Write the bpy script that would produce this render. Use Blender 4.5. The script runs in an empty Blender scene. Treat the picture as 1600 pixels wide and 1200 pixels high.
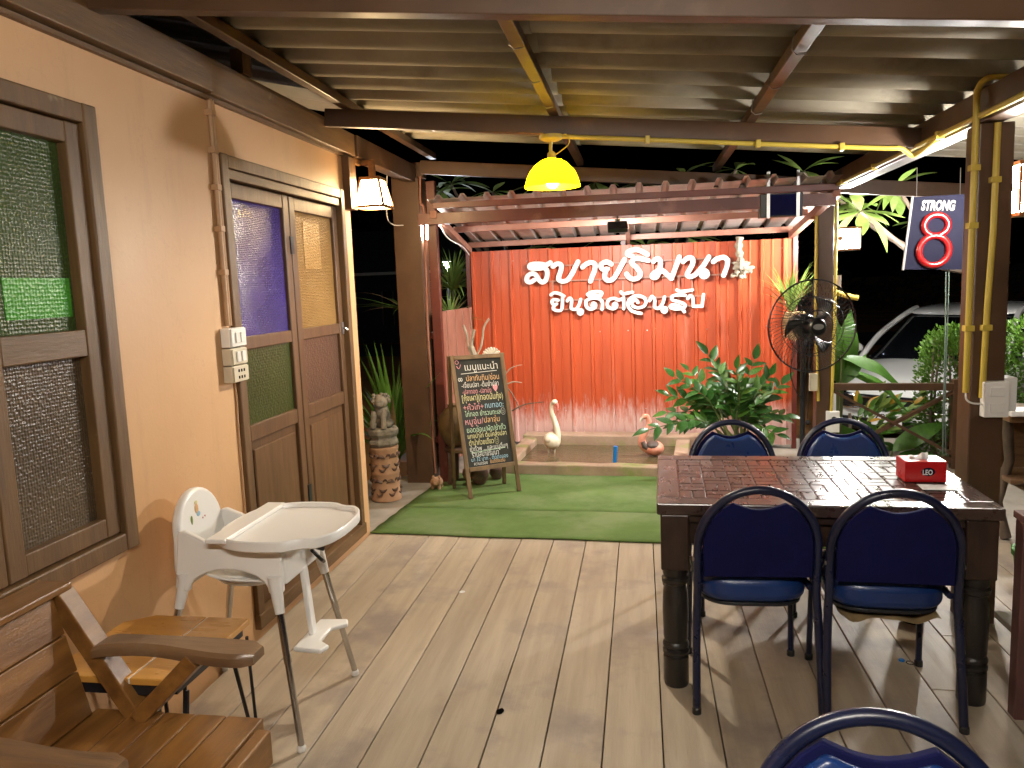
import bpy, bmesh, math, random
from mathutils import Vector as V, Matrix, Euler
random.seed(11)
S = bpy.context.scene
COL = S.collection
# ------------------------------------------------------------------ camera
FPX, CAMH = 1210.0, 1.55
_roll = .0384
_dy = V((200, 162, -FPX)).normalized()
_y = FPX*FPX/(162-200*_roll)
_dz = V((-_roll*_y, _y, FPX)); _dz = (_dz-_dy*_dz.dot(_dy)).normalized()
_dx = _dy.cross(_dz)
ROT = Matrix((_dx, _dy, _dz))          # camera space -> world space
CP = V((0, 0, CAMH))
cam = bpy.data.cameras.new('camera'); cam.sensor_width = 36; cam.lens = 36*FPX/1600
cam.clip_start = .05; cam.clip_end = 400
co = bpy.data.objects.new('camera', cam); COL.objects.link(co)
co.matrix_world = Matrix.Translation(CP) @ ROT.to_4x4()
S.camera = co
# ------------------------------------------------------------------ world, night
wd = bpy.data.worlds.new('World'); S.world = wd; wd.use_nodes = True
nt = wd.node_tree; bg = nt.nodes['Background']
sky = nt.nodes.new('ShaderNodeTexSky'); sky.sky_type = 'NISHITA'; sky.sun_disc = False
sky.sun_elevation = math.radians(-5); sky.sun_rotation = math.radians(200)
nt.links.new(sky.outputs[0], bg.inputs[0]); bg.inputs[1].default_value = .10
mo = bpy.data.lights.new('moon', 'SUN'); mo.energy = .012; mo.angle = math.radians(.5); mo.color = (.7, .8, 1)
moo = bpy.data.objects.new('moon', mo); COL.objects.link(moo); moo.rotation_euler = (math.radians(40), 0, math.radians(200))
S.view_settings.view_transform = 'Standard'; S.view_settings.look = 'None'
S.view_settings.exposure = 0.27; S.view_settings.gamma = 1
S.view_settings.use_curve_mapping = False
S.render.engine = 'CYCLES'
S.cycles.use_denoising = True
S.cycles.sample_clamp_indirect = 6; S.cycles.max_bounces = 6; S.cycles.diffuse_bounces = 4; S.cycles.glossy_bounces = 3; S.cycles.transmission_bounces = 4
S.cycles.use_adaptive_sampling = True; S.cycles.adaptive_threshold = .025
S.cycles.caustics_reflective = False; S.cycles.caustics_refractive = False

# photograph pixel -> point in the place (on a plane of known height or depth)
def ray(px, py): return ROT @ V((px-800, 600-py, -FPX))
def gz(px, py, z=0.): d = ray(px, py); return CP+d*((z-CAMH)/d.z)
def oy(px, py, y): d = ray(px, py); return CP+d*(y/d.y)
def ox(px, py, x): d = ray(px, py); return CP+d*(x/d.x)
def onp(px, py, p0, n): d = ray(px, py); return CP+d*((V(p0)-CP).dot(n)/d.dot(n))

# ------------------------------------------------------------------ materials
MATS = {}
def nodes(name):
    m = bpy.data.materials.new(name); m.use_nodes = True
    t = m.node_tree; return m, t, t.nodes['Principled BSDF']
def c4(c): return (c[0], c[1], c[2], 1)
def coords(t, stretch, rnd=True):
    tc = t.nodes.new('ShaderNodeTexCoord'); mp = t.nodes.new('ShaderNodeMapping')
    mp.inputs['Scale'].default_value = stretch
    t.links.new(tc.outputs['Object'], mp.inputs[0])
    if rnd:
        oi = t.nodes.new('ShaderNodeObjectInfo'); ml = t.nodes.new('ShaderNodeVectorMath'); ml.operation = 'SCALE'
        ml.inputs[0].default_value = (37, 53, 71); t.links.new(oi.outputs['Random'], ml.inputs['Scale'])
        t.links.new(ml.outputs[0], mp.inputs['Location'])
    return mp
def noise(t, mp, scale, detail=5, rough=.6):
    n = t.nodes.new('ShaderNodeTexNoise'); n.inputs['Scale'].default_value = scale
    n.inputs['Detail'].default_value = detail; n.inputs['Roughness'].default_value = rough
    t.links.new(mp.outputs[0], n.inputs['Vector']); return n
def ramp(t, src, a, b, c0=(0, 0, 0), c1=(1, 1, 1)):
    r = t.nodes.new('ShaderNodeValToRGB'); r.color_ramp.elements[0].position = a; r.color_ramp.elements[1].position = b
    r.color_ramp.elements[0].color = c4(c0); r.color_ramp.elements[1].color = c4(c1)
    t.links.new(src, r.inputs[0]); return r
def mixc(t, fac, a, b, mode='MIX'):
    x = t.nodes.new('ShaderNodeMix'); x.data_type = 'RGBA'; x.blend_type = mode
    if isinstance(fac, (int, float)): x.inputs[0].default_value = fac
    else: t.links.new(fac, x.inputs[0])
    for s, i in ((a, 6), (b, 7)):
        if isinstance(s, tuple): x.inputs[i].default_value = c4(s)
        else: t.links.new(s, x.inputs[i])
    return x.outputs[2]
def M(name, c, c2=None, rough=.6, scale=5, stretch=(1, 1, 1), bump=0, bscale=60, bst=None, metal=0, rnd=.0,
      lo=.35, hi=.65, spec=.5, coat=0, dirt=None, dscale=2, dlo=.55, dhi=.75, rvar=.12, transl=0, voro=0):
    m, t, b = nodes(name)
    mp = coords(t, stretch)
    c2 = c2 or tuple(x*.75 for x in c)
    n = noise(t, mp, scale); col = ramp(t, n.outputs[0], lo, hi, c, c2).outputs[0]
    if dirt:
        mp2 = coords(t, (1, 1, 1)); n2 = noise(t, mp2, dscale, 8, .65)
        col = mixc(t, ramp(t, n2.outputs[0], dlo, dhi).outputs[0], col, dirt)
    if rnd:
        oi = t.nodes.new('ShaderNodeObjectInfo'); hs = t.nodes.new('ShaderNodeHueSaturation')
        mr = t.nodes.new('ShaderNodeMapRange'); mr.inputs[3].default_value = 1-rnd; mr.inputs[4].default_value = 1+rnd
        t.links.new(oi.outputs['Random'], mr.inputs[0]); t.links.new(mr.outputs[0], hs.inputs['Value'])
        t.links.new(col, hs.inputs['Color']); col = hs.outputs[0]
    t.links.new(col, b.inputs['Base Color'])
    mr = t.nodes.new('ShaderNodeMapRange'); mr.inputs[3].default_value = max(.02, rough-rvar); mr.inputs[4].default_value = min(1, rough+rvar)
    nr = noise(t, mp, scale*1.7, 4); t.links.new(nr.outputs[0], mr.inputs[0]); t.links.new(mr.outputs[0], b.inputs['Roughness'])
    b.inputs['Metallic'].default_value = metal; b.inputs['Specular IOR Level'].default_value = spec
    b.inputs['Coat Weight'].default_value = coat; b.inputs['Coat Roughness'].default_value = .12
    if bump or voro:
        bp = t.nodes.new('ShaderNodeBump'); bp.inputs['Strength'].default_value = bump or voro; bp.inputs['Distance'].default_value = .015 if voro else .004
        if voro:
            vn = t.nodes.new('ShaderNodeTexVoronoi'); vn.inputs['Scale'].default_value = bscale; vn.feature = 'SMOOTH_F1'
            vn.inputs['Randomness'].default_value = .35; t.links.new(coords(t, (1, 1, 1), False).outputs[0], vn.inputs['Vector'])
            t.links.new(vn.outputs['Distance'], bp.inputs['Height'])
        else:
            nb = noise(t, coords(t, bst or stretch), bscale, 6, .65); t.links.new(nb.outputs[0], bp.inputs['Height'])
        t.links.new(bp.outputs[0], b.inputs['Normal'])
    if transl:
        tr = t.nodes.new('ShaderNodeBsdfTranslucent'); t.links.new(col, tr.inputs[0])
        mx = t.nodes.new('ShaderNodeMixShader'); mx.inputs[0].default_value = transl
        t.links.new(b.outputs[0], mx.inputs[1]); t.links.new(tr.outputs[0], mx.inputs[2])
        t.links.new(mx.outputs[0], t.nodes['Material Output'].inputs[0])
    MATS[name] = m; return m
def EM(name, c, st):
    m = bpy.data.materials.new(name); m.use_nodes = True; t = m.node_tree
    t.nodes.remove(t.nodes['Principled BSDF']); e = t.nodes.new('ShaderNodeEmission')
    e.inputs[0].default_value = c4(c); e.inputs[1].default_value = st
    t.links.new(e.outputs[0], t.nodes['Material Output'].inputs[0]); MATS[name] = m; return m

def plaster():
    m = M('plaster', (.64, .385, .195), (.595, .35, .172), rough=.5, scale=1.3, bump=.2, bscale=60, rvar=.12, dirt=(.51, .30, .15), dscale=1.1, dlo=.6, dhi=.95)
    t = m.node_tree; b = t.nodes['Principled BSDF']; src = b.inputs['Base Color'].links[0].from_socket
    mp = coords(t, (1, 3, .35)); st = noise(t, mp, 3.5, 8, .7)                                   # rain and hand streaks
    col = mixc(t, ramp(t, st.outputs[0], .54, .78, (0, 0, 0), (.4, .4, .4)).outputs[0], src, (.44, .26, .135))
    sc = noise(t, coords(t, (1, 1, 6)), 9, 9, .8)                                                # scuffs and rubbed patches
    col = mixc(t, ramp(t, sc.outputs[0], .66, .72, (0, 0, 0), (.35, .35, .35)).outputs[0], col, (.70, .44, .25))
    vo = t.nodes.new('ShaderNodeTexVoronoi'); vo.feature = 'DISTANCE_TO_EDGE'; vo.inputs['Scale'].default_value = 1.1
    wn = noise(t, coords(t, (1, 1, 1)), 4, 6); av = t.nodes.new('ShaderNodeVectorMath'); av.operation = 'ADD'
    t.links.new(coords(t, (1, 1, 1)).outputs[0], av.inputs[0]); t.links.new(wn.outputs['Color'], av.inputs[1]); t.links.new(av.outputs[0], vo.inputs['Vector'])
    col = mixc(t, ramp(t, vo.outputs['Distance'], .0, .006, (.16, .16, .16), (0, 0, 0)).outputs[0], col, (.36, .21, .12))   # hairline cracks
    t.links.new(col, b.inputs['Base Color'])
plaster()
M('timber', (.155, .083, .031), (.10, .052, .02), rough=.5, scale=3, stretch=(9, 9, 1.2), bump=.35, bscale=9, bst=(14, 14, 1.5), dirt=(.24, .17, .09), dscale=7, dlo=.66, dhi=.74, rnd=.06)
M('timber_h', (.16, .087, .033), (.105, .055, .021), rough=.5, scale=3, stretch=(9, 1.2, 9), bump=.35, bscale=9, bst=(14, 1.5, 14), dirt=(.25, .18, .09), dscale=6, dlo=.63, dhi=.73, rnd=.06)
M('door_timber', (.135, .066, .025), (.092, .044, .016), rough=.45, scale=3, stretch=(10, 10, 1.1), bump=.2, bscale=9, bst=(14, 14, 1.5), rnd=.08)
M('steel_brown', (.095, .048, .023), (.068, .034, .017), rough=.42, scale=4, bump=.06, bscale=60, dirt=(.16, .09, .05), dscale=3, dlo=.6, dhi=.8)
M('steel_red', (.12, .024, .016), (.085, .018, .012), rough=.4, scale=4, bump=.05, bscale=60, dirt=(.25, .11, .08), dscale=3, dlo=.6, dhi=.8)
M('steel_pink', (.36, .17, .12), (.28, .12, .08), rough=.45, scale=5, dirt=(.2, .09, .06), dscale=4)
M('purple_paint', (.125, .05, .045), (.085, .035, .032), rough=.5, scale=6, stretch=(4, 4, 1), bump=.2, bscale=30)
M('fibre_cement', (.40, .37, .295), (.27, .245, .19), rough=.85, scale=2.2, stretch=(1, 2.5, 1), bump=.25, bscale=45, dirt=(.13, .105, .07), dscale=1.6, dlo=.55, dhi=.75, rnd=.06)
M('deck_wood', (.45, .375, .285), (.355, .29, .215), rough=.58, scale=2.2, stretch=(7, .55, 7), bump=.4, bscale=14, bst=(10, .6, 10), dirt=(.26, .215, .19), dscale=2.1, dlo=.5, dhi=.68, rnd=.09, rvar=.15)
M('concrete', (.36, .32, .27), (.25, .22, .18), rough=.8, scale=3, bump=.3, bscale=40, dirt=(.16, .14, .11), dscale=2)
M('pond_concrete', (.40, .29, .21), (.28, .19, .13), rough=.7, scale=5, bump=.4, bscale=30, dirt=(.22, .25, .08), dscale=4, dlo=.52, dhi=.66)
M('green_mat', (.125, .20, .06), (.085, .145, .042), rough=.95, scale=3.5, bump=.9, bscale=260, dirt=(.165, .215, .095), dscale=1.6, dlo=.48, dhi=.66, spec=.2)
M('black_plastic', (.012, .012, .013), rough=.38, scale=5)
M('black_metal', (.012, .013, .018), rough=.32, scale=5)
M('guard_wire', (.06, .06, .065), rough=.3, scale=5, metal=.6)
M('dark_void', (.004, .004, .004), rough=1, spec=0)
M('navy_paint', (.008, .012, .042), (.006, .008, .026), rough=.3, scale=6, dirt=(.05, .05, .06), dscale=9, dlo=.68, dhi=.78)
M('navy_vinyl', (.008, .034, .15), (.006, .024, .11), rough=.3, scale=5, bump=.5, bscale=9)
M('navy_cloth', (.004, .005, .052), (.003, .004, .038), rough=.85, scale=9, bump=.2, bscale=300, spec=.15)
M('chrome', (.62, .61, .6), (.5, .49, .48), rough=.16, scale=8, metal=1, rvar=.06)
M('steel', (.55, .55, .56), rough=.35, metal=1, scale=8)
M('white_plastic', (.84, .83, .81), (.82, .81, .79), rough=.3, scale=3, rvar=.02)
M('white_matt', (.70, .69, .67), (.63, .62, .60), rough=.5, scale=6)
M('ivory_plastic', (.66, .60, .47), (.58, .52, .40), rough=.45, scale=6, dirt=(.4, .34, .22), dscale=9, dlo=.6, dhi=.8)
M('table_wood', (.055, .030, .023), (.032, .018, .014), rough=.29, scale=4, stretch=(5, 1.4, 5), bump=.12, bscale=12, rnd=.22, coat=.15, dirt=(.15, .07, .05), dscale=5, dlo=.6, dhi=.85, rvar=.1)
M('table_dark', (.04, .02, .013), (.022, .011, .008), rough=.34, scale=5, stretch=(6, 6, 1.4), bump=.2, bscale=14, dirt=(.10, .055, .035), dscale=6, dlo=.62, dhi=.78)
M('table_black', (.022, .018, .015), (.012, .01, .009), rough=.36, scale=6, stretch=(4, 4, 1), bump=.25, bscale=20, dirt=(.09, .065, .045), dscale=14, dlo=.64, dhi=.72)
M('teak', (.26, .12, .03), (.15, .064, .017), rough=.36, scale=2.6, stretch=(8, .8, 8), bump=.2, bscale=12, bst=(12, 1, 12), rnd=.16, coat=.15, dirt=(.07, .036, .015), dscale=4, dlo=.58, dhi=.8)
M('teak_x', (.19, .105, .05), (.10, .056, .03), rough=.36, scale=2.6, stretch=(.8, 8, 8), bump=.2, bscale=12, bst=(1, 12, 12), rnd=.1, coat=.2, dirt=(.22, .15, .09), dscale=4, dlo=.6, dhi=.75)
M('plywood', (.62, .31, .065), (.50, .235, .045), rough=.3, scale=3, stretch=(1, 5, 1), bump=.06, bscale=20, coat=.35, rnd=.04)
M('yellow_conduit', (.60, .46, .07), (.50, .37, .055), rough=.42, scale=6)
M('peach_conduit', (.50, .31, .17), (.42, .25, .13), rough=.45, scale=9)
M('rope_green', (.12, .17, .14), rough=.7)
M('leaf_dark', (.035, .115, .018), (.02, .07, .012), rough=.33, scale=9, rnd=.28, transl=.18)
M('leaf_mid', (.075, .19, .022), (.045, .125, .016), rough=.42, scale=8, rnd=.3, transl=.25)
M('leaf_fresh', (.14, .30, .045), (.09, .21, .03), rough=.42, scale=8, rnd=.3, transl=.3)
M('leaf_pale', (.23, .33, .075), (.16, .26, .055), rough=.5, scale=6, rnd=.22, transl=.35)
M('leaf_hedge', (.10, .21, .02), (.045, .115, .012), rough=.42, scale=14, rnd=.1, transl=.25)
M('leaf_croton', (.55, .19, .03), (.30, .30, .03), rough=.4, scale=20, rnd=.2, transl=.2)
M('leaf_dry', (.36, .25, .12), (.25, .17, .08), rough=.7, scale=9, rnd=.2)
M('stem', (.10, .13, .035), (.07, .08, .03), rough=.55, scale=12)
M('bark', (.14, .10, .07), (.08, .06, .045), rough=.85, scale=9, bump=.6, bscale=25)
M('driftwood', (.40, .34, .26), (.24, .20, .15), rough=.85, scale=18, bump=.9, bscale=26)
M('terracotta', (.43, .25, .14), (.34, .19, .105), rough=.75, scale=7, bump=.25, bscale=40, dirt=(.2, .13, .08), dscale=5)
M('clay_dark', (.11, .06, .04), (.07, .04, .028), rough=.5, scale=6, dirt=(.2, .13, .09), dscale=5)
M('stone', (.27, .235, .18), (.15, .13, .10), rough=.9, scale=9, bump=.9, bscale=35, dirt=(.07, .065, .045), dscale=6, dlo=.5, dhi=.62)
M('ochre_gourd', (.20, .13, .05), (.10, .065, .03), rough=.5, scale=6)
M('soil', (.46, .20, .045), (.32, .13, .03), rough=.95, scale=.8, bump=.6, bscale=14, dirt=(.10, .065, .035), dscale=.35, dlo=.5, dhi=.65)
M('asphalt', (.06, .055, .05), (.045, .042, .04), rough=.9, scale=30, bump=.4, bscale=60)
M('car_white', (.80, .80, .78), (.78, .78, .76), rough=.22, scale=1, coat=.8, rvar=.02)
M('car_glass', (.006, .007, .009), rough=.05, scale=1, coat=.6, rvar=.02)
M('tyre', (.015, .015, .015), rough=.85)
M('flamingo_white', (.72, .64, .50), (.60, .52, .38), rough=.6, scale=12, bump=.2, bscale=40)
M('flamingo_pink', (.62, .22, .14), (.70, .36, .26), rough=.55, scale=14)
M('beak_pink', (.75, .24, .2), rough=.4)
M('grey_paint', (.10, .075, .065), rough=.6)
M('blue_plastic', (.01, .20, .62), rough=.3)
M('green_plastic', (.08, .42, .045), rough=.35)
M('red_card', (.52, .010, .012), (.42, .008, .01), rough=.3, scale=5, coat=.3)
M('white_paper', (.78, .78, .80), rough=.6)
M('tissue', (.86, .86, .86), rough=.8)
M('red_gloss', (.28, .007, .008), (.22, .006, .007), rough=.25, coat=.4)
M('navy_print', (.004, .0045, .02), (.003, .0035, .016), rough=.75, scale=2, spec=.2)
M('grey_print', (.26, .26, .26), rough=.5)
M('shell_white', (.78, .73, .62), rough=.55)
M('chalk_board', (.022, .022, .02), (.04, .04, .036), rough=.8, scale=4, lo=.45, hi=.75)
M('board_wood', (.20, .125, .06), (.12, .075, .036), rough=.65, scale=3, stretch=(6, 6, 1.5), bump=.4, bscale=25)
M('interior_dark', (.02, .017, .014), rough=.9)
M('roof_metal', (.42, .42, .44), (.36, .36, .38), rough=.45, metal=.1, scale=4)
M('canopy_tin', (.56, .51, .49), (.46, .40, .38), rough=.38, metal=.25, scale=3, stretch=(1, 4, 1), dirt=(.22, .17, .15), dscale=3, dlo=.52, dhi=.7)
M('tin_red_top', (.50, .20, .17), (.42, .15, .12), rough=.45, scale=5)
M('house_far', (.02, .022, .03), (.014, .016, .022), rough=.8)
M('far_foliage', (.03, .05, .02), (.015, .03, .01), rough=.8, rnd=.3)
for nm, c in (('chalk_white', (.75, .75, .72)), ('chalk_yellow', (.75, .70, .35)), ('chalk_pink', (.75, .32, .36)), ('chalk_blue', (.35, .58, .72)), ('chalk_orange', (.75, .45, .22)), ('chalk_green', (.5, .7, .5))):
    M(nm, c, rough=.9, scale=60, lo=.2, hi=.8)
# patterned glass of the windows and doors; two brighter copies paint in indoor lamplight
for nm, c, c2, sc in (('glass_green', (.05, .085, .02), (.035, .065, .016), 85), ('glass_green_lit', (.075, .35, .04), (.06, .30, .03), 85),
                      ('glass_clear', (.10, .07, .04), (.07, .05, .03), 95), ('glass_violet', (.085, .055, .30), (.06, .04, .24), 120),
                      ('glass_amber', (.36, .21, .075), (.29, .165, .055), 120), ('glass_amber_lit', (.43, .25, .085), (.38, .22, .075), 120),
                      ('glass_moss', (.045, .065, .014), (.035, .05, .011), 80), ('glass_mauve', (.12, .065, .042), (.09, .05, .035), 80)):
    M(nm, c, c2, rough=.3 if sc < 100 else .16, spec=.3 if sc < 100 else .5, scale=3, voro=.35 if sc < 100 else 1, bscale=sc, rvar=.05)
def fence_paint():
    m, t, b = nodes('fence_red'); MATS['fence_red'] = m
    mp = coords(t, (1, 1, 1), False); n = noise(t, coords(t, (8, 8, .5)), 3)
    col = ramp(t, n.outputs[0], .35, .65, (.46, .076, .022), (.385, .06, .019)).outputs[0]
    # whitish mottling with a ragged outline, stronger towards the bottom
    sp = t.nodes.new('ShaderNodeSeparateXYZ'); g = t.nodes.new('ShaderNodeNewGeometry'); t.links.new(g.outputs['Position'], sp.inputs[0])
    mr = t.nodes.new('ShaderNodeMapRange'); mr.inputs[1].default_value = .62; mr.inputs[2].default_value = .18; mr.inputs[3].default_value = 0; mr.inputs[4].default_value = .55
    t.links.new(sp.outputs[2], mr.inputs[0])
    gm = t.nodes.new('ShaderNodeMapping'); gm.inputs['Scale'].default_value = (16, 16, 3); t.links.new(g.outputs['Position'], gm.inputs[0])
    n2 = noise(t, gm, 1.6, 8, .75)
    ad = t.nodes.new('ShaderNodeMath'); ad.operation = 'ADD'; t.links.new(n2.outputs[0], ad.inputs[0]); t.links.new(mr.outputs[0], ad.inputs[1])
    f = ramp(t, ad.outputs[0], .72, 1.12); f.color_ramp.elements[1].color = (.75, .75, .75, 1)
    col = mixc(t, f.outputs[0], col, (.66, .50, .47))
    n3 = noise(t, gm, .35, 6); col = mixc(t, ramp(t, n3.outputs[0], .60, .9).outputs[0], col, (.60, .20, .13))
    t.links.new(col, b.inputs['Base Color']); b.inputs['Roughness'].default_value = .42
    bp = t.nodes.new('ShaderNodeBump'); bp.inputs['Strength'].default_value = .12; bp.inputs['Distance'].default_value = .004
    t.links.new(noise(t, coords(t, (1, 1, .3)), 25).outputs[0], bp.inputs['Height']); t.links.new(bp.outputs[0], b.inputs['Normal'])
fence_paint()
def water_mat():
    m, t, b = nodes('pond_water'); MATS['pond_water'] = m
    col = ramp(t, noise(t, coords(t, (1, 1, 1)), 2.5).outputs[0], .35, .7, (.12, .085, .045), (.07, .06, .028)).outputs[0]
    t.links.new(col, b.inputs['Base Color']); b.inputs['Roughness'].default_value = .06; b.inputs['IOR'].default_value = 1.33
    bp = t.nodes.new('ShaderNodeBump'); bp.inputs['Strength'].default_value = .35; bp.inputs['Distance'].default_value = .02
    t.links.new(noise(t, coords(t, (3, 7, 1)), 3.2, 3).outputs[0], bp.inputs['Height']); t.links.new(bp.outputs[0], b.inputs['Normal'])
water_mat()
def shade_mat():
    m = bpy.data.materials.new('lamp_shade_yellow'); m.use_nodes = True; t = m.node_tree; b = t.nodes['Principled BSDF']; MATS['lamp_shade_yellow'] = m
    b.inputs['Base Color'].default_value = (.85, .60, .0004, 1); b.inputs['Roughness'].default_value = .5; b.inputs['Specular IOR Level'].default_value = .05
    tr = t.nodes.new('ShaderNodeBsdfTranslucent'); tr.inputs[0].default_value = (.85, .60, .0003, 1)
    mx = t.nodes.new('ShaderNodeMixShader'); mx.inputs[0].default_value = .6
    t.links.new(b.outputs[0], mx.inputs[1]); t.links.new(tr.outputs[0], mx.inputs[2]); t.links.new(mx.outputs[0], t.nodes['Material Output'].inputs[0])
shade_mat()

# ------------------------------------------------------------------ mesh builder
BASE = {}
class MB:
    def __init__(s): s.v = []; s.f = []
    def add(s, vs, fs):
        k = len(s.v); s.v += [V(p) for p in vs]; s.f += [tuple(i+k for i in f) for f in fs]; return s
    def bx(s, x0, x1, y0, y1, z0, z1):
        return s.add([(x, y, z) for z in (z0, z1) for y in (y0, y1) for x in (x0, x1)],
                     [(0, 2, 3, 1), (4, 5, 7, 6), (0, 1, 5, 4), (2, 6, 7, 3), (0, 4, 6, 2), (1, 3, 7, 5)])
    def bar(s, p, q, w, h, up=(0, 0, 1)):
        p, q = V(p), V(q); d = (q-p).normalized(); sd = d.cross(V(up))
        if sd.length < 1e-4: sd = d.cross(V((0, 1, 0)))
        sd.normalize(); u = sd.cross(d)
        vs = [a+sd*(i*w/2)+u*(j*h/2) for a in (p, q) for j in (-1, 1) for i in (-1, 1)]
        return s.add(vs, [(0, 1, 3, 2), (4, 6, 7, 5), (0, 4, 5, 1), (2, 3, 7, 6), (0, 2, 6, 4), (1, 5, 7, 3)])
    def tube(s, pts, r, n=8, cap=True, flat=1):
        pts = [V(p) for p in pts]; N = len(pts); rs = r if isinstance(r, (list, tuple)) else [r]*N
        vs = []; ref = None
        for i, p in enumerate(pts):
            d = (pts[min(i+1, N-1)]-pts[max(i-1, 0)]).normalized()
            if ref is None: ref = d.orthogonal().normalized()
            ref = (ref-d*ref.dot(d)); ref = ref.normalized() if ref.length > 1e-5 else d.orthogonal().normalized()
            w = d.cross(ref)
            for k in range(n):
                a = 2*math.pi*k/n; vs.append(p+(ref*math.cos(a)+w*math.sin(a)*flat)*rs[i])
        fs = [(i*n+k, i*n+(k+1) % n, (i+1)*n+(k+1) % n, (i+1)*n+k) for i in range(N-1) for k in range(n)]
        if cap: fs += [tuple(range(n))[::-1], tuple(range((N-1)*n, N*n))]
        return s.add(vs, fs)
    def lathe(s, prof, c=(0, 0, 0), n=20, cap=True):
        c = V(c); vs = [c+V((r*math.cos(2*math.pi*k/n), r*math.sin(2*math.pi*k/n), z)) for r, z in prof for k in range(n)]
        fs = [(i*n+k, i*n+(k+1) % n, (i+1)*n+(k+1) % n, (i+1)*n+k) for i in range(len(prof)-1) for k in range(n)]
        if cap: fs += [tuple(range(n))[::-1], tuple(range((len(prof)-1)*n, len(prof)*n))]
        return s.add(vs, fs)
    def prism(s, poly, ax, a, b):
        n = len(poly)
        def P(u, v, w): return {'x': (w, u, v), 'y': (u, w, v), 'z': (u, v, w)}[ax]
        vs = [P(u, v, a) for u, v in poly]+[P(u, v, b) for u, v in poly]
        return s.add(vs, [tuple(range(n))[::-1], tuple(range(n, 2*n))]+[(i, (i+1) % n, n+(i+1) % n, n+i) for i in range(n)])
    def ell(s, c, r, n=14, m=9):
        c = V(c); vs = []
        for i in range(m+1):
            t = math.pi*i/m
            for k in range(n):
                a = 2*math.pi*k/n
                vs.append(c+V((r[0]*math.sin(t)*math.cos(a), r[1]*math.sin(t)*math.sin(a), r[2]*math.cos(t))))
        return s.add(vs, [(i*n+k, i*n+(k+1) % n, (i+1)*n+(k+1) % n, (i+1)*n+k) for i in range(m) for k in range(n)])
    def grid(s, f, nu, nv):
        vs = [f(i/nu, j/nv) for i in range(nu+1) for j in range(nv+1)]
        return s.add(vs, [(i*(nv+1)+j, (i+1)*(nv+1)+j, (i+1)*(nv+1)+j+1, i*(nv+1)+j+1) for i in range(nu) for j in range(nv)])
    def rot(s, mat, c=(0, 0, 0)):
        c = V(c); s.v = [c+mat @ (p-c) for p in s.v]; return s
    def build(s, name, mat, parent=None, smooth=False, bev=0, sub=0, solid=0, org=None, seg=2):
        if parent is not None: o0 = BASE[parent.name]
        elif org is not None: o0 = V(org)
        else:
            xs = [p.x for p in s.v]; ys = [p.y for p in s.v]; zs = [p.z for p in s.v]
            o0 = V(((min(xs)+max(xs))/2, (min(ys)+max(ys))/2, min(zs)))
        me = bpy.data.meshes.new(name)
        me.from_pydata([p-o0 for p in s.v], [], s.f)
        b = bmesh.new(); b.from_mesh(me); bmesh.ops.remove_doubles(b, verts=b.verts, dist=1e-5)
        bmesh.ops.recalc_face_normals(b, faces=b.faces); b.to_mesh(me); b.free()
        me.materials.append(MATS[mat])
        if smooth:
            for p in me.polygons: p.use_smooth = True
            if not sub: me.set_sharp_from_angle(angle=math.radians(42))
        ob = bpy.data.objects.new(name, me); COL.objects.link(ob)
        if parent is not None: ob.parent = parent
        else: ob.location = o0
        BASE[ob.name] = o0
        if solid: q = ob.modifiers.new('solid', 'SOLIDIFY'); q.thickness = solid; q.offset = 0
        if bev:
            q = ob.modifiers.new('bevel', 'BEVEL'); q.width = bev; q.segments = seg; q.limit_method = 'ANGLE'; q.angle_limit = math.radians(40)
        if sub: q = ob.modifiers.new('sub', 'SUBSURF'); q.levels = sub; q.render_levels = sub
        return ob
def tag(o, label, cat, group=None):
    o['label'] = label; o['category'] = cat
    if group: o['group'] = group
    return o
def thing(name, label, cat, loc=(0, 0, 0), group=None):
    o = bpy.data.objects.new(name, None); COL.objects.link(o); o.location = loc; o.empty_display_size = .1
    BASE[o.name] = V(loc); return tag(o, label, cat, group)
def struct(o): o['kind'] = 'structure'; return o
def share(src, name, parent, mtx):      # a piece that shares another's mesh
    ob = bpy.data.objects.new(name, src); COL.objects.link(ob); ob.parent = parent
    ob.matrix_basis = Matrix.Translation(-BASE[parent.name]) @ mtx; BASE[ob.name] = BASE[parent.name]; return ob
def copy_thing(root, loc, rz, label):
    r = root.copy(); COL.objects.link(r); r.location = loc; r.rotation_euler = (0, 0, rz); r['label'] = label
    for ch in list(root.children):
        c = ch.copy(); COL.objects.link(c); c.parent = r
        for g in list(ch.children):
            d = g.copy(); COL.objects.link(d); d.parent = c
    return r
def frame_m(p, d, up=(0, 0, 1), sc=1, scw=None):   # local +Y along d, +Z roughly up
    d = V(d).normalized(); x = d.cross(V(up)); x = x.normalized() if x.length > 1e-4 else d.orthogonal().normalized(); z = x.cross(d)
    w = sc if scw is None else scw
    return Matrix.Translation(V(p)) @ Matrix((x, d, z)).transposed().to_4x4() @ Matrix.Diagonal((w, sc, sc, 1))
def crom(pts, k=6):
    pts = [V(p) for p in pts]; out = []
    for i in range(len(pts)-1):
        a, b, c, d = pts[max(i-1, 0)], pts[i], pts[i+1], pts[min(i+2, len(pts)-1)]
        for j in range(k):
            t = j/k
            out.append(.5*((2*b)+(c-a)*t+(2*a-5*b+4*c-d)*t*t+(3*b-a-3*c+d)*t**3))
    return out+[pts[-1]]
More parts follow.
